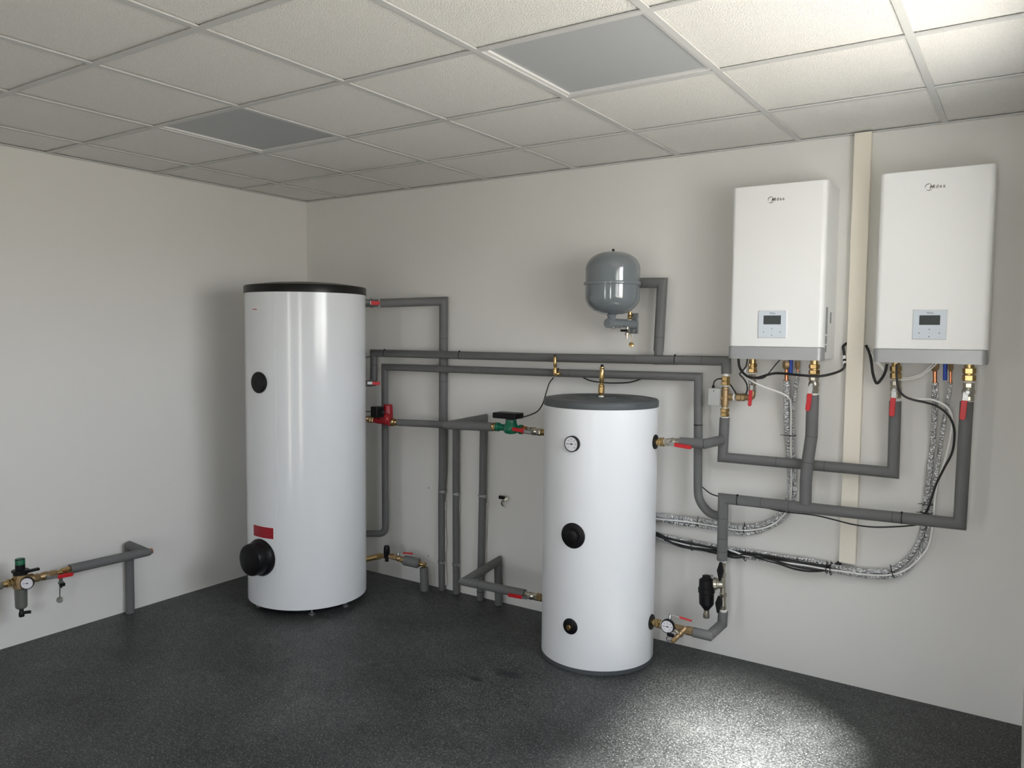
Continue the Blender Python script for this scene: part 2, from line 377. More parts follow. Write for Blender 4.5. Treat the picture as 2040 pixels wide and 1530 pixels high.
# ---------------------------------------------------------------- buffer tank
C2 = (2.5245, -0.338); R2 = 0.2855; o2 = V((C2[0], C2[1], 0))
bt = thing('buffer_tank', (C2[0], C2[1], 0), 'short white cylindrical buffer tank with a slate grey lid and a dial thermometer', 'buffer tank')
MB().lathe(o2, Z, [(R2-0.02, 0.020), (R2, 0.022), (R2, 1.291), (R2-0.03, 1.292)], 'tank2', 128).build('jacket', bt)
MB().lathe(o2, Z, [(R2-0.004, 0.0), (R2+0.0005, 0.002), (R2+0.001, 0.023), (R2-0.003, 0.024)], 'lid2', 96).build('base_ring', bt)
MB().lathe(o2, Z, [(R2-0.02, 1.280), (R2+0.002, 1.280), (R2+0.003, 1.284), (R2+0.003, 1.307), (R2-0.004, 1.315), (R2-0.030, 1.319), (R2-0.034, 1.316), (0.16, 1.3165), (0.155, 1.320), (0.135, 1.320), (0.130, 1.317), (0.075, 1.317), (0.07, 1.322), (0.03, 1.322), (0.026, 1.316), (0.0, 1.316)], 'lid2', 96).build('lid', bt)
curved_patch(C2, R2, 188, 189, 0.03, 1.279, 0.0015, 'tank2', 2).build('jacket_seam', bt)

def gauge(c, n, r, depth, parent, name='dial_gauge', thermo=True, steel=False):
    """round dial: case, face, needle; the face looks along n"""
    n = n.normalized(); right = Z.cross(n).normalized(); up = n.cross(right)
    cs = MB().lathe(c, n, [(r*0.96, 0), (r, depth*0.1), (r, depth*0.9), (r*0.97, depth), (r*0.88, depth), (r*0.87, depth*0.93)], 'steel' if steel else 'black', 40).build(name, parent, label='round dial gauge with a white face')
    f0 = c + n*(depth*0.93)
    MB().lathe(f0, n, [(r*0.87, 0), (r*0.87, 0.0006)], 'dial', 40).build('dial', cs)
    mk = MB(); f1 = f0 + n*0.0008
    for q in range(25):
        a = math.radians(225-q*270/24); dr = right*math.cos(a)+up*math.sin(a); pr_ = n.cross(dr)
        L = r*0.10 if q % 4 == 0 else r*0.05
        mk.obox(f1 + dr*(r*0.80-L/2), dr*L/2, pr_*r*0.008, n*0.0001, 'ink')
    mk.build('scale_marks', cs, smooth=None)
    if thermo:
        for q, s in enumerate(('0', '20', '40', '60', '80', '100', '120')):
            a = math.radians(225-q*45); text(s, r*0.20, f1 + (right*math.cos(a)+up*math.sin(a))*r*0.58, right, up, 'ink', cs, 'number', 0.0001)
        text('°C', r*0.2, f1+up*r*0.30, right, up, 'ink', cs, 'unit_mark', 0.0001)
    nd = MB(); dr = -right; pr_ = n.cross(dr)
    f2 = f1 + n*0.0008
    nd.obox(f2+dr*r*0.32, dr*r*0.36, pr_*r*0.025, n*0.0002, 'ink'); nd.obox(f2-dr*r*0.12, dr*r*0.12, pr_*r*0.06, n*0.0002, 'ink'); nd.lathe(f1, n, [(r*0.10, 0), (r*0.10, 0.0014)], 'ink', 16)
    nd.build('needle', cs, smooth=None)
    return cs
p, n_ = onshell(C2, R2, -90, 1143, 884)
gauge(p - n_*0.004, n_, 0.0385, 0.022, bt, 'thermometer')
p, n_ = onshell(C2, R2, -88.5, 1144, 1067.5)
MB().lathe(p - n_*0.014, n_, [(0.061, 0), (0.062, 0.016), (0.058, 0.018), (0.034, 0.019), (0.033, 0.034), (0.028, 0.037), (0.01, 0.038)], 'black', 40).build('plug_cover', bt, label='round black cover with a raised centre')
p, n_ = onshell(C2, R2, -90, 1141.5, 1249)
pc = MB().lathe(p - n_*0.008, n_, [(0.038, 0), (0.039, 0.010), (0.036, 0.012), (0.016, 0.013), (0.01, 0.013)], 'black', 36).build('drain_rosette', bt, label='round black rosette with a small brass plug')
MB().lathe(p + n_*0.004, n_, [(0.013, 0), (0.013, 0.016), (0.011, 0.018)], 'brass', 6).build('plug', pc, label='brass hexagon plug')
DR = 0.31
def rosette(px, py, r):
    z = P(px, py, DR).z; x = C2[0]+math.sqrt(R2**2-(C2[1]+DR)**2)
    q = V((x-0.008, -DR, z))
    MB().lathe(q, X, [(r, 0), (r, 0.012), (r*0.95, 0.014), (r*0.5, 0.015)], 'black', 36).build('pipe_rosette', bt)
    return V((x, -DR, z))
pt_top = rosette(1302, 880, 0.036); pt_bot = rosette(1295.5, 1238.5, 0.038)

# ---------------------------------------------------------------- pipes
def pipe(label, pts, w, rad=0, seams=(), ties=(), rs=None, group=None, name='insulated_pipe', k='foam', cat='pipe', seg=22, bend=None):
    pts = [V(p) for p in pts]
    r = wr(w, pts[len(pts)//2]) if w > 1 else w
    path = fillet(pts, rad) if rad else pts
    # total lengths
    Ls = [0]
    for a, b in zip(path, path[1:]): Ls.append(Ls[-1]+(b-a).length)
    def at(t):
        s = t*Ls[-1]
        for i in range(len(path)-1):
            if Ls[i+1] >= s: return mid(path[i], path[i+1], (s-Ls[i])/max(1e-6, Ls[i+1]-Ls[i])), (path[i+1]-path[i]).normalized()
        return path[-1], (path[-1]-path[-2]).normalized()
    root = thing(name, pts[0], label, cat, group)
    MB().tube(path, r, k, seg, rad=[r*q for q in rs] if rs else None).build('foam_sleeve', root)
    for t in seams:
        c, d = at(t); MB().lathe(c-d*0.0012, d, [(r*0.99, 0), (r*1.006, 0.0004), (r*1.006, 0.002), (r*0.99, 0.0024)], 'foamdark', seg).build('sleeve_joint', root)
    for t in ties:
        c, d = at(t)
        mb = MB().lathe(c-d*0.003, d, [(r*0.98, 0), (r*1.03, 0.0005), (r*1.03, 0.0055), (r*0.98, 0.006)], 'tie', seg)
        hd = (OUT*0.4 + Z*0.9); hd = (hd - d*hd.dot(d)).normalized(); s2 = d.cross(hd)
        mb.obox(c+hd*(r*1.03+0.002), hd*0.004, s2*0.003, d*0.004, 'tie')
        mb.build('cable_tie', root)
    return root, r, at
GP = 'grey foam insulated pipe runs'
D12 = 0.088
# top run of the water heater and its riser down to the floor
z1 = P(884, 600, 0.03)
run_top, rr, _ = pipe('insulated pipe from the top of the tall tank, turning down behind two horizontal pipes',
     [P(757, 604, 0.30), P(883.8, 600, 0.032), P(882.4, 940, 0.032), P(879.8, 1000, 0.030), V((P(880.6, 1173, 0.026).x, -0.026, 0.0))], 17, seams=(0.28, 0.40), rs=(1, 1, 1, 0.84, 0.84))
def clamp(parent, px, py, d, r):
    c = P(px, py, d); mb = MB().lathe(c-Z*0.006, Z, [(r*1.02, 0), (r*1.1, 0.001), (r*1.1, 0.011), (r*1.02, 0.012)], 'steel', 24)
    e = c + (X*0.8+OUT*0.55).normalized()*(r+0.009)
    mb.obox(e, X*0.011, Y*0.004, Z*0.009, 'steel'); mb.lathe(e+X*0.004-Y*0.004, OUT, [(0.005, 0), (0.005, 0.008)], 'steel', 6)
    mb.build('pipe_clamp', parent)
clamp(run_top, 881.5, 978, 0.032, rr*0.95); clamp(run_top, 879.8, 1119, 0.028, rr*0.85)
def filler(parent, p0, p1, n=9):
    rs = [random.uniform(0.004, 0.011) for _ in range(n)]; pts = [mid(p0, p1, i/(n-1)) + X*random.uniform(-0.005, 0.004) for i in range(n)]
    MB().tube(spline(pts, 3), 0.006, 'plaster', 8, rad=[random.uniform(0.003, 0.008) for _ in range((n-1)*3+1)]).build('plaster_smear', parent)
filler(run_top, P(887.5, 1000, 0.018), P(888, 1165, 0.016))
# riser with the pipe coming from the red pump
zr = P(905, 846, 0.05)
mid_run, rr, _ = pipe('narrow insulated riser, middle of the three, fed from the red pump',
     [P(792, 841.5, 0.19), P(893, 846.5, 0.085), P(908.5, 850, 0.034), P(908.5, 1000, 0.030), V((P(909, 1179, 0.03).x, -0.030, 0))], 14, seams=(0.9,))
clamp(mid_run, 908.5, 983, 0.031, rr); clamp(mid_run, 908.5, 1123, 0.030, rr); filler(mid_run, P(914.5, 990, 0.018), P(913, 1165, 0.016))
# riser behind the green pump
DV = 0.375
g_run, rr, _ = pipe('insulated pipe from the green pump going back to the wall, then down to the floor',
     [P(982, 850.5, DV), P(894, 847, DV), P(964, 833.5, 0.045), V((P(961.5, 990, 0.040).x, -0.040, P(961.5, 990, 0.04).z)), V((P(957, 1180, 0.040).x, -0.040, 0))], 16, seams=(0.97,), rs=(1, 1, 1, 0.95, 0.90))
clamp(g_run, 961, 987, 0.041, rr); clamp(g_run, 957.5, 1135, 0.040, rr); filler(g_run, P(970, 1000, 0.018), P(967, 1130, 0.016), 12)
b_run, rr, _ = pipe('insulated pipe low on the left of the buffer tank, bent in a V',
     [P(1046, 1183.5, DV), P(925, 1158.5, DV), P(992, 1118, 0.045), V((P(994, 1195, 0.045).x, -0.045, 0))], 16.2, seams=(0.62, 0.3))
filler(b_run, P(1002, 1128, 0.012), P(1001, 1190, 0.012), 6)
# the two long horizontal runs
h1, r_h1, at1 = pipe('upper of the two long horizontal insulated pipes, ending above the three way valve',
     [P(744.5, 758, D12), P(744.5, 703.2, D12), P(1100, 712.5, D12), P(1446.5, 719, D12), P(1446.7, 745, D12)], 17, ties=(0.11, 0.345, 0.875), seams=(0.04, 0.79, 0.93))
MB().tube([P(1302, 717, D12), P(1349, 717.6, D12)], wr(18.5, P(1320, 717, D12)), 'foam').build('foam_sleeve', h1)
h2, r_h2, at2 = pipe('lower of the two long horizontal insulated pipes, bending down beside the buffer tank',
     [P(731, 1063, D12+0.03), P(767.8, 1063, D12), P(766.3, 731, D12), P(1100, 742.5, D12), P(1391.5, 751, D12), P(1390.3, 962, D12), P(1391, 995, D12), P(1412, 1023, D12+0.02), P(1440, 1030, 0.155)],
     17.4, rad=[0.05, 0, 0, 0, 0.05, 0.10, 0.08], ties=(0.612, 0.68, 0.865), seams=(0.3, 0.40, 0.47, 0.485, 0.63))
MB().tube([P(738, 1063, D12+0.026), P(727, 1063, D12+0.035)], 0.017, 'steel').build('union_stub', h2)
vp, _, _ = pipe('insulated pipe right of the grey expansion vessel, dropping onto the upper horizontal pipe',
     [P(1262, 563.5, 0.075), P(1319.5, 563.5, 0.075), P(1312, 700, 0.085)], 20.5, seams=(0.86,))
MB().tube([P(1313.4, 672, 0.083), P(1312, 708, 0.088)], wr(18, P(1313, 690, .085)), 'foam').build('foam_sleeve', vp)
# right hand runs
DA = 0.10; DB = 0.165
r4, r_r4, _ = pipe('insulated pipe from below the three way valve to the left port of the right unit',
     [P(1443.8, 832, DA), P(1439.5, 911, DA), P(1700, 934, DA), P(1779.5, 942, DA), P(1783.5, 799, DA)], 21.5, seams=(0.36, 0.53))
MB().tube([P(1355, 880.8, DR), P(1404, 884, DR), P(1440, 876, DA)], wr(20, P(1400, 884, DR)), 'foam', 22).build('foam_branch', r4, label='branch sleeve to the buffer tank top port')
c = P(1404, 884, DR)
MB().lathe(c-X*0.002, X, [(wr(20, c)*0.99, 0), (wr(20, c)*1.012, 0.0004), (wr(20, c)*1.012, 0.003), (wr(20, c)*0.99, 0.0034)], 'foamdark', 22).build('sleeve_joint', r4)
r5, r_r5, _ = pipe('insulated pipe from the black magnetic filter to the right port of the right unit',
     [P(1438.4, 1116, DB), P(1440.8, 993, DB), P(1700, 1022, DB), P(1912, 1043.5, DB), P(1926, 800, DB)], 22.5, ties=(0.208, 0.60), seams=(0.025, 0.06, 0.115, 0.27, 0.34, 0.58))
r6, r_r6, _ = pipe('vertical insulated pipe below the right port of the left unit, crossing a horizontal pipe',
     [P(1619.3, 787, DB), P(1616.5, 868, DB), P(1613, 893, DB+0.002), P(1608.3, 923, DB+0.014), P(1605.3, 960, DB+0.006), P(1604.5, 1003, DB)], 23.5, seams=(0.375, 0.62))
r7, _, _ = pipe('short bent insulated elbow below the black magnetic filter leading to the strainer',
     [P(1440.5, 1218, DB), P(1439, 1243, DB), P(1413, 1266.5, 0.30), P(1381, 1259, 0.31)], 20, seams=(0.2, 0.72))
r9, _, _ = pipe('short stub of insulated pipe into the floor right of the tall tank',
     [P(844.5, 1131, 0.10), V((P(846, 1165, 0.10).x, -0.10, 0))], 17)
# left wall run
def plr(px, py): return PL(px, py, DLW)
DLW = 0.20
lw, _, _ = pipe('thick insulated pipe on the left wall, turning down to the floor',
     [PL(139, 1134, DLW), PL(290, 1100, DLW), PL(256, 1086, 0.035)], 17.5)
_a = PL(257, 1084, 0.035); _b = V((0.035, PL(259, 1200, 0.035).y, 0)); MB().tube([_a, _b], wr(16.5, _a), 'foam', 22).build('foam_sleeve', lw)
e = PL(293, 1099.3, DLW); dd = (PL(302, 1097.6, DLW)-e).normalized()
MB().lathe(e-dd*0.02, dd, [(0.012, 0), (0.012, 0.03), (0.016, 0.032), (0.016, 0.048), (0.012, 0.05), (0.010, 0.046)], 'copper', 16).build('capped_end', lw, label='bare copper end')
filler(lw, PL(252, 1130, 0.012), PL(252.5, 1205, 0.012), 8)

# ---------------------------------------------------------------- valves and fittings
def ball_valve(label, a, b, r, lever, out=OUT, body='nickel', group=None, label_plate=False, lw_=1.0):
    """a-b: pipe axis ends; lever: (start, grip_start, end) points of the flat handle"""
    root = thing('ball_valve', mid(a, b), label, 'valve', group)
    d = b-a; L = d.length
    mb = MB(); sg = 8
    mb.lathe(a, d, [(r*0.94, 0), (r, L*0.02), (r, L*0.24), (r*0.94, L*0.26)], body, sg, ph=PI/8)
    mb.lathe(a+d*0.26, d, [(r*0.82, 0), (r*0.86, L*0.04), (r*1.02, L*0.14), (r*1.06, L*0.24), (r*1.02, L*0.34), (r*0.86, L*0.44), (r*0.82, L*0.48)], body, 24)
    mb.lathe(a+d*0.74, d, [(r*0.94, 0), (r, L*0.02), (r, L*0.24), (r*0.94, L*0.26)], body, sg, ph=PI/8)
    mb.build('body', root)
    s, g, e = lever
    c = mid(a, b); st = MB(); h = max((s-c).dot(out), r*1.25)
    st.lathe(c+out*r*0.8, out, [(r*0.42, 0), (r*0.42, h-r*0.8), (r*0.36, h-r*0.8+0.002)], 'steel', 16)
    st.lathe(c+out*h, out, [(r*0.34, 0), (r*0.34, 0.006), (r*0.3, 0.007)], 'steel', 6)
    st.build('stem', root)
    ax = (e-s).normalized(); nn = (out-ax*out.dot(ax)).normalized(); sd = ax.cross(nn)
    w_ = r*0.46*lw_
    lv = MB(); lv.obox(mid(s, g), ax*(g-s).length*0.5, sd*w_*0.85, nn*0.0015, 'steel'); lo = lv.build('lever', root, smooth=None, label='steel lever')
    gr = MB(); vs = []; n = 8; Lg = (e-g).length
    prof = [(0, -1.0), (0, 1.0)] + [(Lg-w_+w_*math.sin(t*PI/n), math.cos(t*PI/n)) for t in range(n+1)]
    pts2 = [(x, y*w_) for x, y in prof]
    for q in (-1, 1):
        for x, y in pts2: vs.append(g+ax*x+sd*y*(1 if True else 0)+nn*0.0045*q)
    m = len(pts2); fs = [tuple(reversed(range(m))), tuple(m+i for i in range(m))] + [(i, (i+1) % m, m+(i+1) % m, m+i) for i in range(m)]
    gr.add(vs, fs, 'red'); gr.build('lever_grip', lo, smooth=30, bevel=0.0015, label='red vinyl grip')
    if label_plate:
        MB().obox(mid(s, g)+nn*0.003, ax*(g-s).length*0.42, sd*w_*0.75, nn*0.0008, 'white').build('label_plate', lo, smooth=None)
    return root
def union(label, a, b, r, k='brass', group=None, spec=None):
    root = thing('pipe_union', mid(a, b), label, 'pipe fitting', group)
    spec = spec or [(0, 0.40, r*0.76, 20), (0.36, 0.62, r*1.02, 6), (0.60, 0.68, r*0.80, 20), (0.66, 0.93, r*1.04, 6), (0.92, 1.0, r*0.78, 20, 'ptfe')]
    ref = mid(a, b)
    MB().chain(a, b, spec[:2], k).build('upper_nut', root)
    MB().chain(a, b, spec[2:], k).build('lower_nut', root)
    return root
def vw(p, w): return wr(w, p)
# under the left unit, left port: union, valve, elbow
a, b = P(1499, 712, DA), P(1499, 745, DA); union('brass union under the left port of the left unit', a, b, vw(a, 18))
ball_valve('nickel valve with red lever beside the three way valve, under the left unit', P(1499, 745.5, DA), P(1499, 779, DA), vw(b, 15),
           (P(1498, 768, DA+0.035), P(1496, 777, DA+0.035), P(1494.5, 809.5, DA+0.035)))
# elbow + nut into the three way valve
sd = thing('pipe_elbow', P(1499, 785, DA), 'brass elbow joining the red lever valve to the side branch of the three way valve', 'pipe fitting')
MB().tube(fillet([P(1499, 779, DA), P(1498.5, 792, DA), P(1484, 791.6, DA)], 0.02), vw(b, 12.5), 'dullbrass').build('bend', sd)
MB().chain(P(1484.5, 791.6, DA), P(1467.5, 791.4, DA), [(0, 0.45, vw(b, 16), 6), (0.5, 1.0, vw(b, 16), 6), (0.4, 0.6, vw(b, 12), 20)], 'dullbrass').build('union_nut', sd)
tv = thing('three_way_valve', P(1444.5, 790, DA), 'brass motorised three way valve with a light grey actuator box', 'valve')
c = P(1444.5, 791, DA)
bm = MB().chain(P(1445.2, 771, DA), P(1444, 812, DA), [(0, 0.16, vw(c, 14), 20), (0.12, 0.9, vw(c, 16), 20), (0.86, 1, vw(c, 14), 20)], 'dullbrass')
bm.chain(P(1446, 791, DA), P(1464, 791.3, DA), [(0, 0.9, vw(c, 12.5), 20), (0.82, 1.0, vw(c, 13.5), 20, 'ptfe')], 'dullbrass')
bm.chain(P(1444, 793, DA), P(1434.5, 793, DA), [(0, 1, vw(c, 15), 20)], 'dullbrass')
bm.build('body', tv)
MB().chain(P(1446.3, 744.5, DA), P(1445.3, 770, DA), [(0, 0.22, vw(c, 12), 20, 'ptfe'), (0.2, 0.55, vw(c, 18), 6), (0.5, 0.6, vw(c, 15), 20), (0.58, 0.9, vw(c, 18.5), 6), (0.88, 1.0, vw(c, 13), 20, 'ptfe')], 'brass').build('upper_union_nut', tv)
MB().chain(P(1444, 811, DA), P(1443.8, 834, DA), [(0, 0.12, vw(c, 13), 20, 'ptfe'), (0.1, 0.45, vw(c, 18.5), 6), (0.42, 0.5, vw(c, 15), 20), (0.48, 0.82, vw(c, 18), 6), (0.8, 1, vw(c, 14), 20, 'ptfe')], 'brass').build('lower_union_nut', tv)
a = P(1411, 773, DA+0.03); b = P(1433.5, 808.5, DA+0.03)
ac = MB().box((a.x, -DA-0.035, b.z), (b.x, -DA+0.03, a.z), 'actuator').build('actuator', tv, smooth=30, bevel=0.003, label='light grey actuator box')
MB().lathe(V((mid(a, b).x, -DA-0.0345, a.z-0.012)), OUT, [(0.003, 0), (0.003, 0.001)], 'ink', 10).build('screw', ac)
MB().chain(P(1421, 773, DA), P(1421.5, 767.5, DA), [(0, 1, 0.007, 12)], 'black').build('cable_gland', ac)
# under the left unit, right port
a, b = P(1622.5, 712, DB), P(1621.8, 749, DB); union('brass union under the right port of the left unit', a, b, vw(a, 20.5))
ball_valve('nickel valve with red lever under the right port of the left unit', P(1621.8, 749, DB), P(1620.8, 783, DB), vw(b, 20),
           (P(1616, 768, DB+0.045), P(1613.5, 784, DB+0.045), P(1609, 819, DB+0.045)))
MB_ = MB().cyl(P(1620.8, 782, DB), P(1620.5, 789, DB), vw(b, 15), 'ptfe').build('thread_collar', r6)
# right unit
a, b = P(1784.5, 712, DA), P(1784.6, 758, DA); union('brass union under the left port of the right unit', a, b, vw(a, 21))
ball_valve('nickel valve with red lever under the left port of the right unit', P(1784.6, 758.5, DA), P(1784.5, 793, DA), vw(b, 21.5),
           (P(1782, 777, DA+0.045), P(1779.5, 792.5, DA+0.045), P(1777.5, 830, DA+0.045)))
MB().cyl(P(1784.5, 792, DA), P(1784.4, 800, DA), vw(b, 16), 'ptfe').build('thread_collar', r4)
a, b = P(1931.5, 716, DB), P(1930.5, 762.5, DB); union('brass union under the right port of the right unit', a, b, vw(a, 23.5))
ball_valve('nickel valve with red lever farthest right, under the right port of the right unit', P(1930.5, 763, DB), P(1928.5, 798, DB), vw(b, 23),
           (P(1925, 782, DB+0.048), P(1921.5, 798, DB+0.048), P(1918.5, 837, DB+0.048)))
MB().cyl(P(1928.5, 797, DB), P(1928, 802, DB), vw(b, 17), 'ptfe').build('thread_collar', r5)
# buffer tank top right port
def onz(p, z): return V((p.x, p.y, z))
a = V((pt_top.x+0.006, -DR, pt_top.z)); b = P(1355, 880.8, DR)
nut = union('brass union screwed into the upper right port of the buffer tank', a, mid(a, b, 0.38), vw(b, 18))
ball_valve('nickel valve with red lever on the upper right port of the buffer tank', mid(a, b, 0.38), b, vw(b, 16.5),
           (P(1333, 884.5, DR+0.042), P(1343.5, 886, DR+0.042), P(1378, 892, DR+0.042)))
# strainer set on the lower right port
a = V((pt_bot.x+0.006, -DR, pt_bot.z)); b = P(1382, 1259, DR); ax = b-a
union('brass union screwed into the lower right port of the buffer tank', a, mid(a, b, 0.24), vw(b, 18.5))
sv = ball_valve('nickel valve with a raised red lever at lower right port of the buffer tank', mid(a, b, 0.24), mid(a, b, 0.56), vw(b, 17.5),
           (P(1338, 1226, DR-0.02), P(1354, 1229.5, DR-0.02), P(1378, 1238.5, DR-0.02)), out=(Z*0.9+Y*0.3).normalized(), lw_=0.7)
gauge(mid(a, b, 0.50)+V((-0.01, -0.030, 0.016)), V((0.10, -1, 0)), 0.0335, 0.024, sv, 'dial_gauge', thermo=True)
st = thing('strainer', mid(a, b, 0.8), 'brass angled strainer with a filling cock, low on the right of the buffer tank', 'strainer')
MB().chain(mid(a, b, 0.55), b, [(0, 0.75, vw(b, 15), 20), (0.6, 1.0, vw(b, 17.5), 8)], 'dullbrass').build('body', st)
s0, s1 = P(1366, 1251, DR+0.005), P(1339, 1279, DR+0.07)
MB().chain(s0, s1, [(0, 0.4, vw(b, 12), 20), (0.3, 0.5, vw(b, 14), 20), (0.5, 0.75, vw(b, 10), 20), (0.72, 1.0, vw(b, 11), 6)], 'dullbrass').build('strainer_leg', st)
cap0 = P(1346, 1268, DR+0.05); 
MB().chain(P(1352, 1262, DR+0.05), P(1345, 1254, DR+0.06), [(0, 0.6, 0.006, 12, 'nickel'), (0.5, 1, 0.009, 12, 'nickel')], 'nickel').build('cock', st)
MB().obox(P(1336, 1265, DR+0.06), V((0.018, 0, -0.002)), V((0, 0.006, 0)), V((0.001, 0, 0.008)), 'black').build('cock_handle', st, bevel=0.003)
MB().tube(spline([P(1334, 1268, DR+0.06), P(1328, 1270, DR+0.06), P(1329, 1276, DR+0.06), P(1336, 1277, DR+0.06)]), 0.0016, 'black', 8).build('cap_strap', st)

# black magnetic filter on the vertical pipe
mf = thing('magnetic_filter', P(1440, 1170, DB), 'black magnetic dirt filter hanging from a nickel valve assembly below the lowest pipe', 'filter')
a, b = P(1439.5, 1115, DB), P(1440.8, 1219, DB); c = mid(a, b)
MB().chain(a, b, [(0, 0.05, vw(c, 16), 20, 'ptfe'), (0.04, 0.12, vw(c, 13.5), 8), (0.1, 0.26, vw(c, 11), 20), (0.25, 0.33, vw(c, 14), 6), (0.3, 0.66, vw(c, 11), 20), (0.63, 0.71, vw(c, 15), 6), (0.7, 0.88, vw(c, 12), 20), (0.87, 0.95, vw(c, 14), 8), (0.95, 1, vw(c, 15), 20, 'ptfe')], 'nickel').build('valve_body', mf)
MB().chain(P(1441, 1163, DB), P(1420, 1162.5, DB+0.012), [(0, 0.45, vw(c, 19), 20), (0.4, 0.6, vw(c, 20), 20), (0.55, 0.98, vw(c, 25), 14)], 'nickel').build('union_ring', mf)
for y0, y1, x0 in ((1120, 1158, 1435), (1187, 1221, 1432)):
    top_, bot_ = P(x0+1, y0, DB+0.035), P(x0-1 if y0 < 1150 else x0-2, y1, DB+0.035); m_ = mid(top_, bot_, 0.45)
    mb = MB(); w_ = 0.017
    vs = []
    for q in (-1, 1):
        for pt, wv in ((top_, 0.006), (m_, w_), (bot_, 0.004)):
            for sg_ in (-1, 1): vs.append(pt + X*wv*sg_ + Y*0.006*q)
    mb.add(vs, [(0, 1, 3, 2), (2, 3, 5, 4), (7, 6, 8, 9), (9, 8, 10, 11), (0, 2, 8, 6), (2, 4, 10, 8), (3, 1, 7, 9), (5, 3, 9, 11), (1, 0, 6, 7), (4, 5, 11, 10)], 'black')
    mb.cyl(m_+Y*0.004, m_+Y*0.03, 0.008, 'black', 12)
    mb.build('butterfly_handle', mf, bevel=0.003)
c0 = P(1407.5, 1147, DB+0.02); c1 = P(1407.5, 1215, DB+0.02); Lz = (c0-c1).length; r_ = vw(c0, 33)/1.0*0.5*2*0.5
rb = wr(33, c0)
MB().lathe(c1, (c0-c1), [(rb*0.32, 0), (rb*0.36, Lz*0.02), (rb*0.85, Lz*0.17), (rb*0.88, Lz*0.2), (rb*0.90, Lz*0.5), (rb*1.0, Lz*0.52), (rb*1.0, Lz*0.64), (rb*0.9, Lz*0.66), (rb*0.88, Lz*0.88), (rb*0.62, Lz*0.93), (rb*0.5, Lz*0.95), (rb*0.5, Lz*1.0), (rb*0.42, Lz*1.01)], 'black', 36).build('filter_body', mf)
d0 = P(1407.5, 1215, DB+0.02); d1 = P(1407, 1231, DB+0.02)
MB().chain(d0, d1, [(0, 0.45, rb*0.33, 16), (0.4, 0.98, rb*0.42, 16)], 'nickel').build('drain_cap', mf)
MB().lathe(P(1418, 1150, DB+0.03), Z, [(0.004, 0), (0.007, 0.004), (0.007, 0.010), (0.003, 0.012)], 'nickel', 12).build('vent_screw', mf)

# ---------------------------------------------------------------- circulation pumps
# red pump by the tall tank
dp = 0.20
rp = thing('circulation_pump', P(762, 838, dp), 'red circulation pump with a black control box beside the tall tank', 'pump', 'circulation pumps')
cc = P(769, 835, dp)
MB().chain(P(742, 835.5, dp+0.02), P(781, 841, dp-0.01), [(0, 0.3, vw(cc, 13), 20), (0.25, 0.85, vw(cc, 14), 20), (0.85, 1, vw(cc, 17), 20)], 'redpump').lathe(P(768.5, 834, dp)+Y*0.035, (OUT), [(vw(cc, 15), 0), (vw(cc, 24), 0.012), (vw(cc, 26), 0.03), (vw(cc, 24), 0.05), (vw(cc, 15), 0.062)], 'redpump', 28).build('volute', rp)
MB().lathe(P(768.5, 833, dp)+Y*0.02, Z, [(vw(cc, 21), 0), (vw(cc, 20), 0.03), (vw(cc, 18.5), 0.080), (vw(cc, 15), 0.086)], 'redpump', 28).build('motor_housing', rp)
a = P(740.5, 810, dp+0.045)
bx_ = MB(); b0 = P(751.5, 820.5, dp+0.05)
bx_.obox(b0, V((0.031, -0.006, 0)), V((0.006, 0.028, 0)), V((0, 0, 0.034)), 'black').build('control_box', rp, bevel=0.004)
MB().lathe(P(764.5, 821.5, dp+0.07), V((0.5, -0.8, 0)), [(0.010, 0), (0.010, 0.012), (0.007, 0.013)], 'black', 14).build('speed_knob', rp)
union('brass union between the red pump and the insulated pipe', P(780, 840.8, dp-0.01), P(792, 842, dp-0.013), vw(cc, 16.5), spec=[(0, 0.5, vw(cc, 16.5), 8), (0.45, 0.6, vw(cc, 14), 20), (0.6, 0.9, vw(cc, 13), 20), (0.9, 1, vw(cc, 12), 20)])
union('dark brass union between the tall tank and the red pump', P(728, 834, dp+0.06), P(744, 836, dp+0.02), vw(cc, 15), k='dullbrass')
# green pump by the buffer tank
dg = DV
gp = thing('circulation_pump', P(1017, 850, dg), 'green circulation pump with a black rectangular control head beside the buffer tank', 'pump', 'circulation pumps')
cc = P(1018, 850, dg)
mb = MB().chain(P(989, 850, dg), P(1041, 856, dg), [(0, 0.12, vw(cc, 18), 20), (0.1, 0.9, vw(cc, 13.5), 20), (0.88, 1, vw(cc, 19), 20)], 'green')
mb.lathe(P(1018, 851, dg)-Z*0.037, Z, [(0.018, 0), (0.034, 0.006), (0.042, 0.020), (0.042, 0.036), (0.036, 0.052), (0.031, 0.060), (0.030, 0.078)], 'green', 30)
mb.build('pump_body', gp)
a, b = P(989.5, 820, dg), P(1034.5, 835, dg); hx = (b.x-a.x)/2; cz = P(1012, 827.5, dg)
hd = MB(); hd.obox(cz, X*hx, Y*0.045, Z*(a.z-b.z)/2, 'black').build('control_head', gp, bevel=0.006)
MB().obox(V((cz.x, cz.y, a.z-0.001)), X*hx*0.6, Y*0.028, Z*0.002, 'black').build('control_dial', gp, bevel=0.001)
MB().tube(spline([P(1034, 833, dg), P(1052, 828, dg), P(1070, 820, dg), P(1080, 807, dg-0.03), P(1084, 796, dg-0.08), P(1090, 776, 0.10), P(1095, 762, 0.05), P(1103, 752, 0.05)]), 0.0035, 'cable', 10).build('cable', gp)
union('brass union on the left side of the green pump', P(979.5, 850, dg), P(990.5, 850, dg), vw(cc, 18.5), spec=[(0, 0.3, vw(cc, 14), 20), (0.25, 0.5, vw(cc, 17), 8), (0.5, 0.6, vw(cc, 15), 20), (0.6, 1.0, vw(cc, 18.5), 8)])
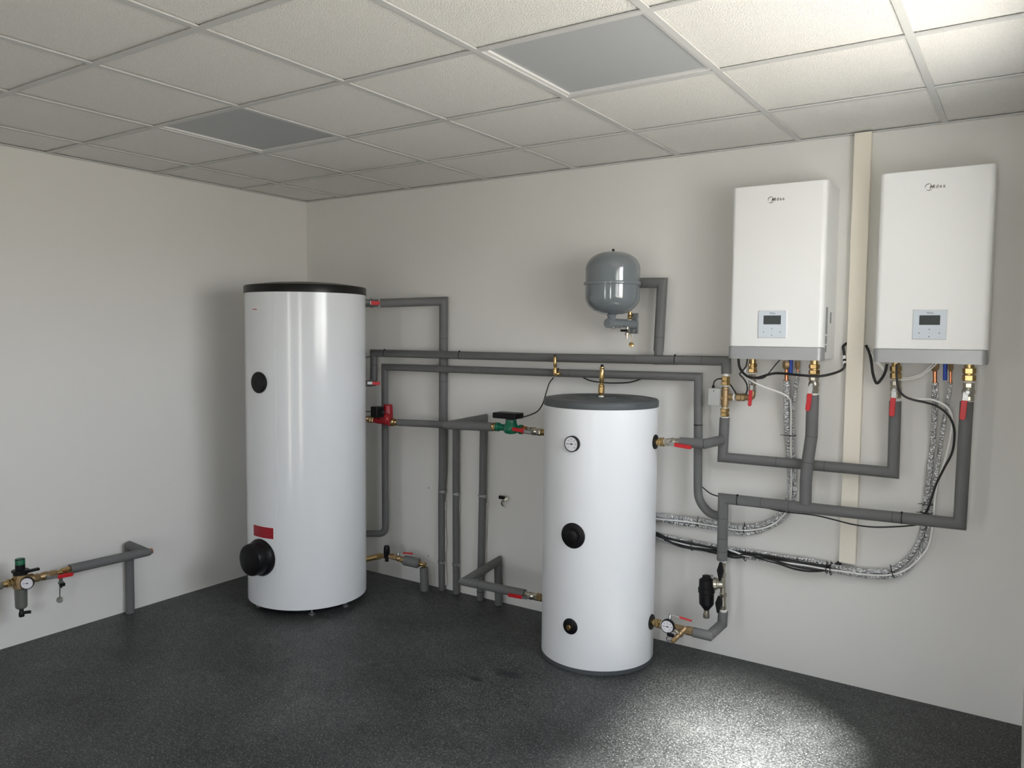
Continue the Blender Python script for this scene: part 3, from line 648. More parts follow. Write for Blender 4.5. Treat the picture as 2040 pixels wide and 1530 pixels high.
union('copper coloured union between the green pump and its valve', P(1038, 855.5, dg), P(1050, 857, dg), vw(cc, 18.5), k='copper', spec=[(0, 0.4, vw(cc, 18), 6), (0.4, 0.6, vw(cc, 15), 20), (0.6, 0.9, vw(cc, 15), 20), (0.9, 1, vw(cc, 12), 20)])
zz = P(1050, 857, dg)
ball_valve('nickel valve with red lever between the green pump and the buffer tank', P(1050, 857.3, dg), P(1079, 861, dg), vw(cc, 15.5),
           (P(1057, 862, dg+0.036), P(1043.5, 858.5, dg+0.036), P(1020.5, 855.5, dg+0.036)))
MB().chain(P(1078, 861, dg), V((C2[0]-R2*0.97, -dg, P(1078, 861, dg).z)), [(0, 1, vw(cc, 13), 20)], 'brass').build('port_nipple', bt)
ball_valve('nickel valve with red lever at the lower left port of the buffer tank', P(1045, 1184, DV), P(1072, 1189.5, DV), vw(cc, 15),
           (P(1050, 1191.5, DV+0.03), P(1040, 1190, DV+0.03), P(1012, 1184.5, DV+0.03)), label_plate=False)
MB().chain(P(1070, 1189, DV), V((C2[0]-R2*0.97, -DV, P(1074, 1189.5, DV).z)), [(0, 0.5, vw(cc, 16), 6), (0.5, 1, vw(cc, 13), 20)], 'dullbrass').build('port_nipple', bt)

# valves at the tall tank
def tp(px, py): return P(px, py, 0.34)
ball_valve('foam wrapped valve with red lever at the top right of the tall tank', P(727, 604, 0.37), P(754, 604, 0.31), vw(tp(740, 604), 17), (P(738, 603.5, 0.40), P(739.5, 603.5, 0.40), P(757, 604, 0.37)), body='foam', label_plate=False)
ball_valve('dark valve with red lever halfway up the right side of the tall tank', P(728, 764, 0.30), P(746, 763, 0.13), vw(tp(740, 760), 14), (P(731.5, 763, 0.30), P(742, 763.3, 0.28), P(757, 764, 0.24)), body='foam', label_plate=True)
for q in bpy.data.objects:
    pass
# brass safety group low at the tall tank
sg_ = thing('safety_valve', P(770, 1105, 0.22), 'brass safety valve with a black cap on the drain side of the tall tank', 'safety valve')
MB().chain(P(726, 1115, 0.30), P(760, 1107, 0.22), [(0, 0.75, 0.017, 20), (0.7, 1.0, 0.020, 6)], 'brass').chain(P(758, 1107, 0.22), P(786, 1109, 0.19), [(0, 0.8, 0.015, 20), (0.7, 1, 0.019, 6)], 'dullbrass').build('body', sg_)
MB().lathe(P(770.5, 1106, 0.21), Z, [(0.012, -0.04), (0.012, -0.02), (0.018, -0.015), (0.018, 0.01), (0.021, 0.015), (0.019, 0.05), (0.015, 0.062), (0.008, 0.064)], 'black', 20).build('cap', sg_, label='black plastic cap')
ball_valve('brass valve with a raised red lever low on the right of the tall tank', P(784, 1109, 0.19), P(803, 1115.5, 0.16), 0.019, (P(796, 1103, 0.17), P(803, 1101.5, 0.16), P(822, 1105, 0.13)), out=Z, body='dullbrass', lw_=0.8)
cv = thing('check_valve', P(820, 1120, 0.13), 'short foam wrapped brass fitting ending above the floor stub beside the tall tank', 'pipe fitting')
MB().chain(P(801, 1115, 0.163), P(835, 1122.5, 0.115), [(0, 0.12, 0.022, 20, 'dullbrass'), (0.1, 1.0, wr(20, P(818, 1119, 0.14)), 22)], 'foam').build('foam_sleeve', cv)
MB().chain(P(834, 1122.5, 0.117), P(848, 1126, 0.10), [(0, 0.25, 0.021, 20), (0.25, 0.7, 0.012, 16), (0.65, 1, 0.017, 8)], 'brass').cyl(P(844.5, 1124, 0.10), P(844.5, 1134, 0.10), 0.013, 'brass').build('elbow', cv)

# ---------------------------------------------------------------- air vents
def air_vent(label, base, top, elbow=None, q=1.0):
    root = thing('air_vent', base, label, 'air vent', 'brass automatic air vents')
    L = (top-base).length; u = (top-base).normalized()
    MB().lathe(base, u, [(rr_*q, L*hh_) for rr_, hh_ in ((0.014, 0), (0.015, 0.05), (0.012, 0.07), (0.0165, 0.09), (0.0165, 0.27), (0.014, 0.29), (0.016, 0.30), (0.016, 0.33), (0.010, 0.36), (0.010, 0.41), (0.0125, 0.44), (0.0130, 0.80), (0.0115, 0.83), (0.0115, 0.86), (0.0130, 0.88), (0.012, 0.92), (0.005, 0.93))], 'brass', 24).build('body', root)
    MB().lathe(base+u*L*0.92, u, [(0.0085, 0), (0.0085, L*0.05), (0.006, L*0.08)], 'black', 16).build('cap', root, label='small black cap')
    if elbow: MB().tube(fillet([base+u*L*0.12, base+u*L*0.02, elbow], 0.012), 0.0085, 'brass', 16).lathe(elbow, (base-elbow), [(0.012, 0), (0.012, 0.008)], 'brass', 6).build('elbow', root)
    return root
tb = V((C2[0], C2[1], 1.316)); 
av = air_vent('brass air vent standing on the centre of the slate grey buffer tank lid', tb+Z*0.012, V((C2[0]+0.004, C2[1], P(1198.7, 726, -C2[1]).z)))
MB().lathe(tb, Z, [(0.018, 0), (0.015, 0.002), (0.013, 0.014)], 'ptfe', 20).build('nipple', av, label='white nipple in the lid')
air_vent('brass air vent on an elbow in front of the long horizontal pipes', P(1106, 747, D12+0.05), P(1105.6, 707, D12+0.05), P(1116, 743.6, D12+0.03), q=0.8)

# ---------------------------------------------------------------- expansion vessel
VD = 0.20
vt = P(1221, 500.5, VD); vb = P(1219, 628, VD); vc = P(1220.5, 565, VD); rv = wr(108.5, vc)
ev = thing('expansion_vessel', P(1220, 640, VD), 'round glossy grey expansion vessel mounted on the back wall', 'expansion vessel')
hh = (vt.z-vb.z); o = V((vc.x, -VD, vb.z))
def dome(r, a, z0, z1, n=12, pw=2.6):
    return [(r*(max(0.0, 1-t**pw))**(1/2.0), z0+(z1-z0)*t) for t in [1-i/n for i in range(n+1)]]
zb1 = hh*0.29; zt1 = hh*0.72
low = [(r_, z_) for r_, z_ in [(rv*math.sin(math.acos(t))**0.86 if t < 1 else 0.0, zb1*(1-t)) for t in [1-i/14 for i in range(15)]]]
up_ = [(rv*math.sin(math.acos(t))**0.86 if t < 1 else 0.0, zt1+(hh-zt1)*t) for t in [i/14 for i in range(15)]]
MB().lathe(o, Z, low+up_, 'vessel', 64).build('shell', ev)
MB().lathe(V((vc.x, -VD, vc.z-0.006)), Z, [(rv*0.99, -0.004), (rv*1.05, -0.003), (rv*1.065, 0.001), (rv*1.065, 0.009), (rv*1.05, 0.013), (rv*0.99, 0.014)], 'vessel', 64).build('seam_ring', ev)
MB().lathe(V((vc.x, -VD, vt.z-0.004)), Z, [(0.007, 0), (0.007, 0.012), (0.004, 0.016)], 'black', 14).build('filling_cap', ev, label='small black cap on top')
MB().lathe(V((vc.x-0.003, -VD, vb.z-0.026)), Z, [(0.020, 0), (0.021, 0.018), (0.026, 0.030)], 'vessel', 24).build('neck', ev)
br = thing('wall_bracket', V((vc.x, -0.02, vb.z-0.05)), 'grey tubular wall bracket carrying the expansion vessel', 'bracket')
a0 = V((vc.x-0.008, -VD-0.035, P(1219, 644, VD+0.03).z)); a1 = V((P(1262, 644, 0.02).x, -0.010, a0.z))
MB().lathe(a0, a1-a0, [(0.0235, 0), (0.025, 0.001), (0.025, (a1-a0).length)], 'vessel', 28).build('arm_tube', br)
MB().lathe(a0-(a1-a0).normalized()*0.0005, a1-a0, [(0.019, 0), (0.019, 0.002)], 'vessel', 24).build('end_plug', br)
wp0 = P(1262, 627, 0.004); 
pz = (P(1265, 625, 0).z, P(1265, 664, 0).z)
MB().box((a1.x-0.026, -0.010, pz[1]-0.002), (a1.x+0.021, 0, pz[0]+0.003), 'vessel').build('wall_plate', br, bevel=0.004)
for z_ in (pz[0]-0.008, pz[1]+0.012): MB().lathe(V((a1.x+0.002, -0.009, z_)), OUT, [(0.011, 0), (0.011, 0.002), (0.008, 0.002), (0.008, 0.009)], 'steel', 6).build('bolt', br)
ud = mid(a0, a1, 0.72)
union('brass union rising from the vessel bracket arm', P(1255, 621, 0.11), P(1254.5, 637.5, 0.11), 0.0135)
for (px_, py_, d_) in ((1221, 654, VD+0.0), (1236.5, 652.5, VD-0.06)):
    MB().lathe(P(px_, py_-2, d_), -Z, [(0.009, 0), (0.009, 0.005), (0.007, 0.009)], 'nickel', 14).build('cap_nut', br)
dc = thing('drain_cock', P(1249, 655, 0.11), 'small nickel drain cock with a hanging brass cap under the vessel bracket', 'drain cock')
MB().chain(P(1250, 651, 0.11), P(1249, 675, 0.11), [(0, 0.25, 0.008, 14), (0.2, 0.5, 0.010, 6), (0.5, 0.7, 0.013, 14), (0.68, 1.0, 0.007, 14)], 'nickel').build('body', dc)
MB().obox(P(1243, 658.5, 0.13), X*0.019, Y*0.005, Z*0.006, 'black').build('cock_handle', dc, bevel=0.002)
MB().tube(spline([P(1252, 662, 0.12), P(1257, 667, 0.12), P(1258.5, 678, 0.12), P(1258, 685, 0.12)]), 0.0016, 'brass', 8).build('cap_strap', dc)
MB().lathe(P(1257.5, 687, 0.12), V((0.4, -0.8, 0.3)), [(0.012, -0.004), (0.013, 0), (0.013, 0.006), (0.009, 0.008)], 'brass', 20).build('hanging_cap', dc)

# wall drain tap between pipes and buffer tank
wt = thing('drain_cock', P(1004, 997, 0.03), 'small wall drain cock with a black handle, left of the buffer tank', 'drain cock')
MB().chain(P(1009, 993, 0.0), P(1006, 994, 0.05), [(0, 1, 0.008, 14), (0.1, 0.25, 0.013, 20)], 'nickel').build('stem', wt)
MB().obox(P(999.5, 991, 0.06), X*0.019, Y*0.008, Z*0.010, 'black').build('cock_handle', wt, bevel=0.003)
MB().tube(spline([P(1004, 997, 0.05), P(1000, 1003, 0.05), P(1005, 1009, 0.05), P(1006, 1013, 0.05)]), 0.004, 'nickel', 10).build('spout', wt)
MB().tube(spline([P(1001, 996, 0.06), P(998.5, 1003, 0.06), P(1002, 1009, 0.06)]), 0.002, 'black', 8).build('cap_strap', wt)
for (px_, py_), lb in (((854, 972), 'small plugged drill hole in the wall, upper, left of the risers'), ((854, 1107), 'small plugged drill hole in the wall, lower, left of the risers')):
    c = P(px_, py_, 0)
    w_ = thing('wall_plug', c, lb, 'wall plug', 'wall plugs left of the risers')
    MB().lathe(c, OUT, [(0.007, 0), (0.006, 0.002), (0.003, 0.002), (0.003, 0.001)], 'plaster', 12).build('rim', w_)
    MB().lathe(c+OUT*0.0005, OUT, [(0.0032, 0), (0.0032, 0.0018)], 'ink', 10).build('hole', w_)

# ---------------------------------------------------------------- indoor units
def logo(c, h, parent):
    """ring with a slanted M and the rest of the word, readable from the front"""
    lo = thing_part('logo', parent, c)
    rg = MB(); R_ = 0.0130; cen = c - X*0.0245 - Z*0.0005
    for (a0_, a1_) in ((40, 200), (225, 335)):
        n = 22; vs = []; fs = []
        for i in range(n+1):
            t = i/n; a_ = math.radians(a0_+(a1_-a0_)*t); ww = 0.0013*(0.2+math.sin(PI*t))
            for rr_ in (R_-ww, R_+ww):
                for q in (0, -0.0008): vs.append(cen + X*rr_*math.cos(a_) + Z*rr_*math.sin(a_) + Y*q)
        for i in range(n):
            o_ = i*4; q_ = o_+4; fs += [(o_+1, q_+1, q_+3, o_+3), (o_, o_+2, q_+2, q_), (o_, q_, q_+1, o_+1), (o_+2, o_+3, q_+3, q_+2)]
        rg.add(vs, fs, 'greyink')
    rg.build('ring', lo, smooth=None)
    text('M', 0.0205, c-X*0.0150-Y*0.0004, X, Z, 'greyink', lo, 'letter', 0.0004, bold=0.0003, shear=0.3)
    for ch_, dx_ in (('i', -0.0045), ('d', 0.0055), ('e', 0.0180), ('a', 0.0305)):
        text(ch_, 0.0205, c+X*dx_-Y*0.0004, X, Z, 'greyink', lo, 'letter', 0.0004, bold=0.0003)
def thing_part(name, parent, c):
    o_ = bpy.data.objects.new(name, None); COL.objects.link(o_); o_.parent = parent; o_.location = c-WORLD[parent]; WORLD[o_] = V(c); o_.empty_display_size = 0.02; return o_
def rbox(mb, x0, x1, y0, y1, z0, z1, r, k, n=6):
    """box with rounded front vertical edges (front is y0)"""
    pts2 = [(x1, y1), (x0, y1)]
    for i in range(n+1): a_ = PI+PI/2*i/n; pts2.append((x0+r+r*math.cos(a_), y0+r+r*math.sin(a_)))
    for i in range(n+1): a_ = 1.5*PI+PI/2*i/n; pts2.append((x1-r+r*math.cos(a_), y0+r+r*math.sin(a_)))
    m = len(pts2); vs = [V((x, y, z0)) for x, y in pts2]+[V((x, y, z1)) for x, y in pts2]
    return mb.add(vs, [tuple(reversed(range(m))), tuple(range(m, 2*m))]+[(i, (i+1) % m, m+(i+1) % m, m+i) for i in range(m)], k)
def unit(x0, x1, z0, z1, label, panel_px, logo_px, side):
    D = 0.27
    u = thing('indoor_unit', ((x0+x1)/2, 0, z0), label, 'heat pump indoor unit', 'white indoor units on the back wall')
    rbox(MB(), x0+0.003, x1-0.003, -0.215, 0, z0+0.004, z1-0.004, 0.004, 'unit').build('cabinet', u, bevel=0.002)
    ch = 0.056
    rbox(MB(), x0, x1, -D, -0.216, z0+ch, z1, 0.022, 'unit').build('front_cover', u, bevel=0.0035)
    rbox(MB(), x0-0.003, x1+0.001, -D-0.003, -0.216, z0-0.001, z0+ch-0.001, 0.024, 'chin').build('trim_strip', u, label='silver grey strip along the bottom edge')
    a, b = P(panel_px[0], panel_px[1], D), P(panel_px[2], panel_px[3], D); hw = (b.x-a.x)/2; pc_ = V(((a.x+b.x)/2, -D, (a.z+b.z)/2)); hz = (a.z-b.z)/2
    rim = MB().box((pc_.x-hw-0.003, -D-0.003, pc_.z-hz-0.003), (pc_.x+hw+0.003, -D+0.002, pc_.z+hz+0.003), 'white').build('panel_frame', u, bevel=0.0025)
    cp = MB().box((pc_.x-hw, -D-0.006, pc_.z-hz), (pc_.x+hw, -D-0.0005, pc_.z+hz), 'panel').build('control_panel', u, bevel=0.002, label='pale blue grey controller panel')
    MB().box((pc_.x-hw*0.62, -D-0.0068, pc_.z-hz*0.02), (pc_.x+hw*0.62, -D-0.004, pc_.z+hz*0.64), 'screen').build('screen', cp, smooth=None, label='dark display')
    y_ = -D-0.0062
    def tri(cx, cz, ang):
        s_ = hw*0.055; mb = MB(); vs = []
        for q in (0, -0.0006):
            for k_ in range(3):
                a_ = math.radians(ang+120*k_); vs.append(V((cx+s_*math.cos(a_), y_+q, cz+s_*math.sin(a_))))
        mb.add(vs, [(2, 1, 0), (3, 4, 5), (0, 1, 4, 3), (1, 2, 5, 4), (2, 0, 3, 5)], 'ink').build('arrow_button', cp, smooth=None)
    tri(pc_.x, pc_.z-hz*0.33, 90); tri(pc_.x, pc_.z-hz*0.82, -90); tri(pc_.x-hw*0.60, pc_.z-hz*0.58, 180); tri(pc_.x+hw*0.60, pc_.z-hz*0.58, 0)
    for fx, fz in ((-0.6, -0.33), (0.6, -0.33), (-0.6, -0.84), (0.6, -0.84), (0, -0.58)):
        MB().box((pc_.x+hw*fx-0.0028, y_-0.0003, pc_.z+hz*fz-0.0008), (pc_.x+hw*fx+0.0028, y_+0.0004, pc_.z+hz*fz+0.0008), 'actuator').build('key_mark', cp, smooth=None)
    text('Midea', 0.0105, V((pc_.x, y_, pc_.z+hz*0.80)), X, Z, 'ink', cp, 'lettering', 0.0003, shear=0.2)
    logo(V((P(logo_px[0], logo_px[1], D).x, -D-0.0003, P(logo_px[0], logo_px[1], D).z)), 0.0235, u)
    if side:
        for y0, y1, za, zb in ((-0.205, -0.170, z0+0.115, z0+0.235), (-0.203, -0.170, z0+0.072, z0+0.108), (-0.203, -0.173, z0+0.035, z0+0.066)):
            MB().box((x1-0.0032, y0, za), (x1-0.0020, y1, zb), 'label').build('rating_label', u, smooth=None, label='grey printed rating label on the side')
        MB().box((x1-0.0032, -0.120, z0+0.165), (x1-0.0020, -0.092, z0+0.215), 'label').build('rating_label', u, bevel=0.0003)
    return u
unit(3.147, 3.563, 1.530, 2.313, 'left of the two white wall mounted indoor units, closer to the grey vessel', (1512, 619, 1566, 673), (1547, 397), True)
unit(3.770, 4.182, 1.530, 2.313, 'right of the two white wall mounted indoor units, beyond the cream cable trunking', (1820, 618, 1884.5, 676), (1864, 371.5), False)

# trunking
tr = thing('cable_trunking', (3.66, 0, 0.58), 'cream vertical plastic cable trunking between the two white units', 'trunking')
tx0, tx1 = P(1703, 265, 0.045).x, P(1736, 265, 0.045).x; zb_ = P(1690, 1122, 0.045).z
MB().box((tx0, -0.032, zb_), (tx1, 0, H-0.003), 'trunk').build('base', tr, smooth=None)
MB().box((tx0-0.0015, -0.045, zb_-0.002), (tx1+0.0015, -0.030, H-0.003), 'trunk').build('cover', tr, bevel=0.002)

# ---------------------------------------------------------------- refrigerant lines
FG = 'foil wrapped refrigerant lines'
def foil_line(label, pts, w, cop0, cop1, rc):
    pts = [V(p) for p in pts]; path = spline(pts, 7); r = wr(w, pts[0]); root = thing('refrigerant_line', pts[0], label, 'foil pipe', FG)
    rad = [r*(1+random.uniform(-0.07, 0.07)) for _ in path]
    MB().tube(path, r, 'foil', 18, rad=rad).build('foil_sleeve', root)
    MB().cyl(cop0, cop1, rc, 'copper', 16).build('copper_tube', root, label='bare copper tube')
    MB().lathe(cop0-Z*0.004, -Z, [(rc*1.9, -0.01), (rc*2.2, 0), (rc*2.2, 0.018), (rc*1.3, 0.028), (rc*1.2, 0.03)], 'dullbrass', 6).build('flare_nut', root)
    return root, r
DF = 0.024
f1, rf = foil_line('thicker foil wrapped line under the left unit, curving left to the buffer tank',
   [P(1566.7, 757, DA-0.02), P(1567, 821, 0.05), P(1570, 880, DF), P(1574.5, 945, DF), P(1573, 985, DF), P(1560, 1019, DF), P(1537, 1038, DF), P(1500, 1048.5, DF), P(1468, 1049.5, DF), P(1428, 1042, DF), P(1364, 1033.5, DF), P(1307, 1026.5, DF), P(1240, 1018, DF)],
   13, P(1566.8, 722, DA-0.02), P(1566.7, 760, DA-0.02), 0.0085)
f2, _ = foil_line('thinner foil wrapped line under the left unit, outer of its pair',
   [P(1589.4, 740, DA-0.02), P(1584, 784, 0.06), P(1579.5, 830, 0.04), P(1580, 900, DF), P(1583, 950, DF), P(1581.5, 990, DF), P(1567, 1025, DF), P(1543, 1046, DF), P(1503, 1061, DF), P(1468, 1061.5, DF), P(1428, 1053, DF), P(1364, 1044.5, DF), P(1307, 1035, DF), P(1240, 1027, DF)],
   9, P(1589, 722, DA-0.02), P(1589.3, 742, DA-0.02), 0.0055)
DG = 0.028
f3, rf3 = foil_line('thicker foil wrapped line under the right unit, curving left below the cream trunking',
   [P(1862.7, 762, DA-0.02), P(1862, 820, 0.06), P(1858, 880, DG), P(1850, 950, DG), P(1843, 1006, DG), P(1838, 1052, DG), P(1828, 1084, DG), P(1811, 1110, DG), P(1786, 1130, DG), P(1765, 1137.5, DG), P(1723, 1137.5, DG), P(1671, 1130, DG), P(1614, 1117.5, DG), P(1489, 1099, DG), P(1385, 1082, DG), P(1322, 1068, DG), P(1307, 1063, DG), P(1240, 1047, DG)],
   12.5, P(1862.6, 724, DA-0.02), P(1862.7, 765, DA-0.02), 0.0085)
f4, _ = foil_line('thinner foil wrapped line under the right unit, outer of its pair below the cream trunking',
   [P(1893.5, 762, DA-0.02), P(1889, 795, 0.06), P(1879, 850, 0.04), P(1870, 915, DG), P(1862, 960, DG), P(1853.5, 1008, DG), P(1850, 1048, DG), P(1841, 1088, DG), P(1824, 1118, DG), P(1797, 1142, DG), P(1765.5, 1150, DG), P(1723, 1148, DG), P(1671, 1140, DG), P(1614, 1129, DG), P(1489, 1110.5, DG), P(1385, 1093.5, DG), P(1307, 1073, DG), P(1240, 1057, DG)],
   9, P(1894, 724, DA-0.02), P(1893.7, 764, DA-0.02), 0.0055)
def cable(label, pts, r, k='cable', name='cable', cat='cable'):
    o_ = MB().tube(spline(pts, 8), r, k, 10).build(name); return tag(o_, label, cat)
def tie_round(parent, c, axis, hw_, hd_, name='cable_tie'):
    """rounded strap around a bundle; hw_ across, hd_ deep"""
    a_ = axis.normalized(); s_ = a_.cross(OUT).normalized(); pts_ = []
    for i in range(21):
        t_ = 2*PI*i/20; pts_.append(c + s_*hw_*math.cos(t_) + OUT*hd_*math.sin(t_))
    mb = MB().tube(pts_, 0.0022, 'tie', 6); mb.obox(c+OUT*hd_+s_*hw_*0.3, s_*0.004, OUT*0.003, a_*0.003, 'tie'); mb.obox(c+OUT*hd_*0.6-s_*(hw_+0.006), s_*0.007, OUT*0.0012, a_*0.0012, 'tie')
    return mb.build(name, parent)
for px_, py_, dx_ in ((1573.5, 867, V((0.0, 0, 1))), ): tie_round(f1, P(px_, py_, 0.045), Z, 0.028, 0.024)
tie_round(f1, P(1392, 1041, DF), X, 0.023, 0.022); tie_round(f1, P(1484, 1054, DF), X, 0.024, 0.022)
tie_round(f3, P(1380, 1088, DG+0.01), X, 0.022, 0.03); tie_round(f3, P(1486, 1107, DG+0.01), X, 0.026, 0.03); tie_round(f3, P(1648, 1131, DG+0.01), X, 0.026, 0.03); tie_round(f3, P(1656, 1133, DG+0.01), X, 0.029, 0.03)
tie_round(f3, P(1779, 1139, DG), V((1, 0, 0.35)), 0.026, 0.024); tie_round(f3, P(1848, 1004, DG), Z, 0.024, 0.024); tie_round(f3, P(1846, 1021, DG), Z, 0.026, 0.024)
tie_round(f3, P(1860, 797, 0.06), Z, 0.018, 0.02)
# blue drain hoses
for p0, p1, lb in ((P(1575.5, 715, DA-0.02), P(1575, 744, DA-0.02), 'short blue hose under the left unit between its copper tubes'), (P(1883, 719, DA-0.02), P(1882.6, 757.5, DA-0.02), 'short blue hose under the right unit between its copper tubes')):
    tag(MB().cyl(p0+Z*0.01, p1, wr(7.5, p0), 'blue', 18).build('drain_hose'), lb, 'hose', 'blue drain hoses')

# ---------------------------------------------------------------- cables
cable('thick black cable under the left unit sweeping right to the cream trunking',
      [P(1471, 714, 0.13), P(1473, 730, 0.13), P(1480, 742, 0.14), P(1493, 751.5, 0.15), P(1509, 752.5, 0.15), P(1530, 746.5, 0.15), P(1550, 743.5, 0.15), P(1590, 747, 0.22), P(1630, 749.5, 0.22), P(1660, 744, 0.18), P(1678, 736, 0.10), P(1683.5, 725, 0.04), P(1681, 700, 0.02), P(1680, 690, 0.02), P(1688, 683, 0.02)], 0.0058)
cable('thin black cable under the left unit looping to the brass elbow',
      [P(1489, 714, 0.16), P(1486, 730, 0.16), P(1476, 742, 0.16), P(1474, 746, 0.16), P(1482, 755, 0.16), P(1488, 766, 0.16), P(1488.5, 778, 0.15), P(1485.5, 786, 0.13)], 0.0036)
cable('thin black wire rising diagonally to the underside of the left unit',
      [P(1557, 713, 0.16), P(1543, 729, 0.16), P(1530, 745, 0.16), P(1521, 753, 0.16), P(1508, 755, 0.16)], 0.0026)
cable('black cable from the grey actuator box around the brass nut',
      [P(1421, 768, DA), P(1424, 759, DA), P(1433, 754.5, DA-0.01), P(1444, 757, DA-0.04), P(1456, 768, DA-0.02), P(1467, 785, DA)], 0.0036)
cable('white cable under the left unit following the foil lines down to the buffer tank',
      [P(1484.5, 735, 0.13), P(1485, 747, 0.13), P(1498, 759, 0.13), P(1520, 770, 0.13), P(1545, 779, 0.12), P(1560, 785, 0.11), P(1570, 792, 0.10), P(1575.5, 805, 0.08), P(1575.5, 860, 0.062), P(1576, 912, 0.045), P(1576.5, 960, 0.045), P(1574, 1000, 0.045), P(1561, 1027, 0.045), P(1535, 1047, 0.045), P(1500, 1056, 0.045), P(1468, 1056, 0.045), P(1428, 1049, 0.045), P(1364, 1039, 0.045), P(1307, 1033.5, 0.045), P(1245, 1024, 0.045)], 0.0042, 'whitecable')
cable('short thick black cable loop left of the right unit',
      [P(1725, 688, 0.03), P(1732, 703, 0.04), P(1736, 722, 0.05), P(1739, 745, 0.06), P(1746, 763, 0.07), P(1755, 756, 0.08), P(1763, 742, 0.09), P(1767, 725, 0.09)], 0.0062)
cable('upper of two grey white cables sagging under the right unit',
      [P(1724, 686, 0.02), P(1735, 703, 0.04), P(1752, 724, 0.06), P(1770, 742, 0.07), P(1790, 752, 0.07), P(1815, 752, 0.07), P(1838, 743, 0.08), P(1862, 722, 0.10)], 0.0034, 'whitecable')
cable('lower of two grey white cables sagging under the right unit',
      [P(1726, 693, 0.025), P(1737, 710, 0.04), P(1754, 730, 0.06), P(1770, 746, 0.08), P(1790, 756, 0.08), P(1818, 755, 0.08), P(1842, 745, 0.09), P(1866, 724, 0.11)], 0.0034, 'whitecable')
cable('long black cable from the right unit arcing in front of its foil lines',
      [P(1786, 725, 0.16), P(1786.5, 755, 0.17), P(1791, 777, 0.17), P(1803, 790, 0.16), P(1822, 797, 0.15), P(1845, 802, 0.14), P(1868, 810, 0.13), P(1889, 827, 0.12), P(1900, 850, 0.11), P(1901, 875, 0.10), P(1896, 903, 0.09), P(1880, 934, 0.08), P(1866, 962, 0.07), P(1858, 985, 0.07), P(1850, 1010, 0.07), P(1841, 1026, 0.07)], 0.0048)
cable('white cable arcing beside the long black cable under the right unit',
      [P(1826, 795.5, 0.14), P(1855, 796, 0.13), P(1880, 806, 0.12), P(1893, 820, 0.11), P(1897, 840, 0.10), P(1892, 880, 0.07), P(1880, 925, 0.05), P(1868, 960, 0.05), P(1862, 1000, 0.05), P(1858, 1050, 0.05), P(1849, 1088, 0.05), P(1832, 1112, 0.05), P(1808, 1133, 0.05), P(1780, 1144, 0.05), P(1740, 1146, 0.05), P(1690, 1140, 0.05), P(1648, 1134, 0.055), P(1600, 1126, 0.06), P(1540, 1117, 0.065), P(1510, 1109, 0.065), P(1485, 1107, 0.065), P(1460, 1098, 0.06), P(1440, 1094, 0.05), P(1380, 1088, 0.05), P(1330, 1076, 0.05), P(1245, 1055, 0.05)], 0.0042, 'whitecable')
cable('thin black cable hanging below the lowest insulated pipe',
      [P(1391, 962, 0.06), P(1400, 971, 0.05), P(1415, 983, 0.05), P(1432, 989, 0.05), P(1480, 1003, 0.08), P(1520, 1010, 0.12), P(1560, 1019, 0.13), P(1620, 1026, 0.12), P(1660, 1035, 0.11), P(1700, 1045, 0.11), P(1740, 1050, 0.11), P(1790, 1049, 0.12), P(1825, 1046, 0.13)], 0.0034)
cable('thin black cable sagging below the lower horizontal pipe behind the buffer tank vent',
      [P(1150, 744, 0.05), P(1172, 757, 0.05), P(1200, 762, 0.05), P(1230, 763, 0.05), P(1258, 761, 0.05), P(1285, 752, 0.05)], 0.0036)
bc = [('uppermost black cable of the bundle leaving the trunking end toward the buffer tank', [(1672, 1119), (1660, 1126), (1640, 1127), (1600, 1121), (1540, 1109), (1486, 1101), (1440, 1095), (1384, 1084), (1330, 1072), (1309, 1062), (1245, 1036)], 0.0055, 0.055),
      ('middle black cable of the bundle leaving the trunking end toward the buffer tank', [(1674, 1121), (1658, 1131), (1636, 1131), (1596, 1126), (1540, 1113), (1486, 1107), (1440, 1099), (1384, 1090), (1332, 1078), (1309, 1066), (1245, 1040)], 0.0055, 0.048),
      ('lower sagging black cable of the bundle leaving the trunking end', [(1676, 1123), (1654, 1134), (1620, 1138), (1585, 1134), (1548, 1122), (1500, 1109), (1486, 1109), (1466, 1111), (1445, 1107), (1400, 1096), (1372, 1092), (1350, 1086), (1330, 1077), (1309, 1064), (1245, 1042)], 0.0050, 0.062),
      ('lowest sagging black cable of the bundle leaving the trunking end', [(1676, 1125), (1655, 1136), (1618, 1134), (1586, 1129), (1540, 1116), (1486, 1105), (1470, 1106), (1442, 1103), (1398, 1093), (1360, 1090), (1335, 1080), (1311, 1068), (1245, 1045)], 0.0045, 0.068)]
for lb, pp, r_, d_ in bc: cable(lb, [P(x, y, d_ if i > 1 else 0.03) for i, (x, y) in enumerate(pp[:-1])] + [P(pp[-1][0], pp[-1][1], 0.030+0.006*bc.index((lb, pp, r_, d_)))], r_)
cable('short thin black wire behind the tall tank above the middle valve', [P(722, 714, 0.2), P(732, 711.5, 0.18), P(738, 710, 0.12)], 0.003)
cable('short thin black wire between the tall tank and the red pump box', [P(722, 820, 0.24), P(731, 819.8, 0.24), P(741, 820, 0.25)], 0.003)
co = thing('cable_coupler', P(1682, 719, 0.03), 'small white and black cable coupler beside the trunking', 'cable coupler')
MB().cyl(P(1681.5, 709, 0.028), P(1682.5, 715.5, 0.032), 0.0085, 'white').build('upper_sleeve', co); MB().cyl(P(1682.5, 715.5, 0.032), P(1682.8, 719.5, 0.034), 0.0075, 'black').build('middle_sleeve', co); MB().cyl(P(1682.8, 719.5, 0.034), P(1683, 726, 0.036), 0.0085, 'white').build('lower_sleeve', co)

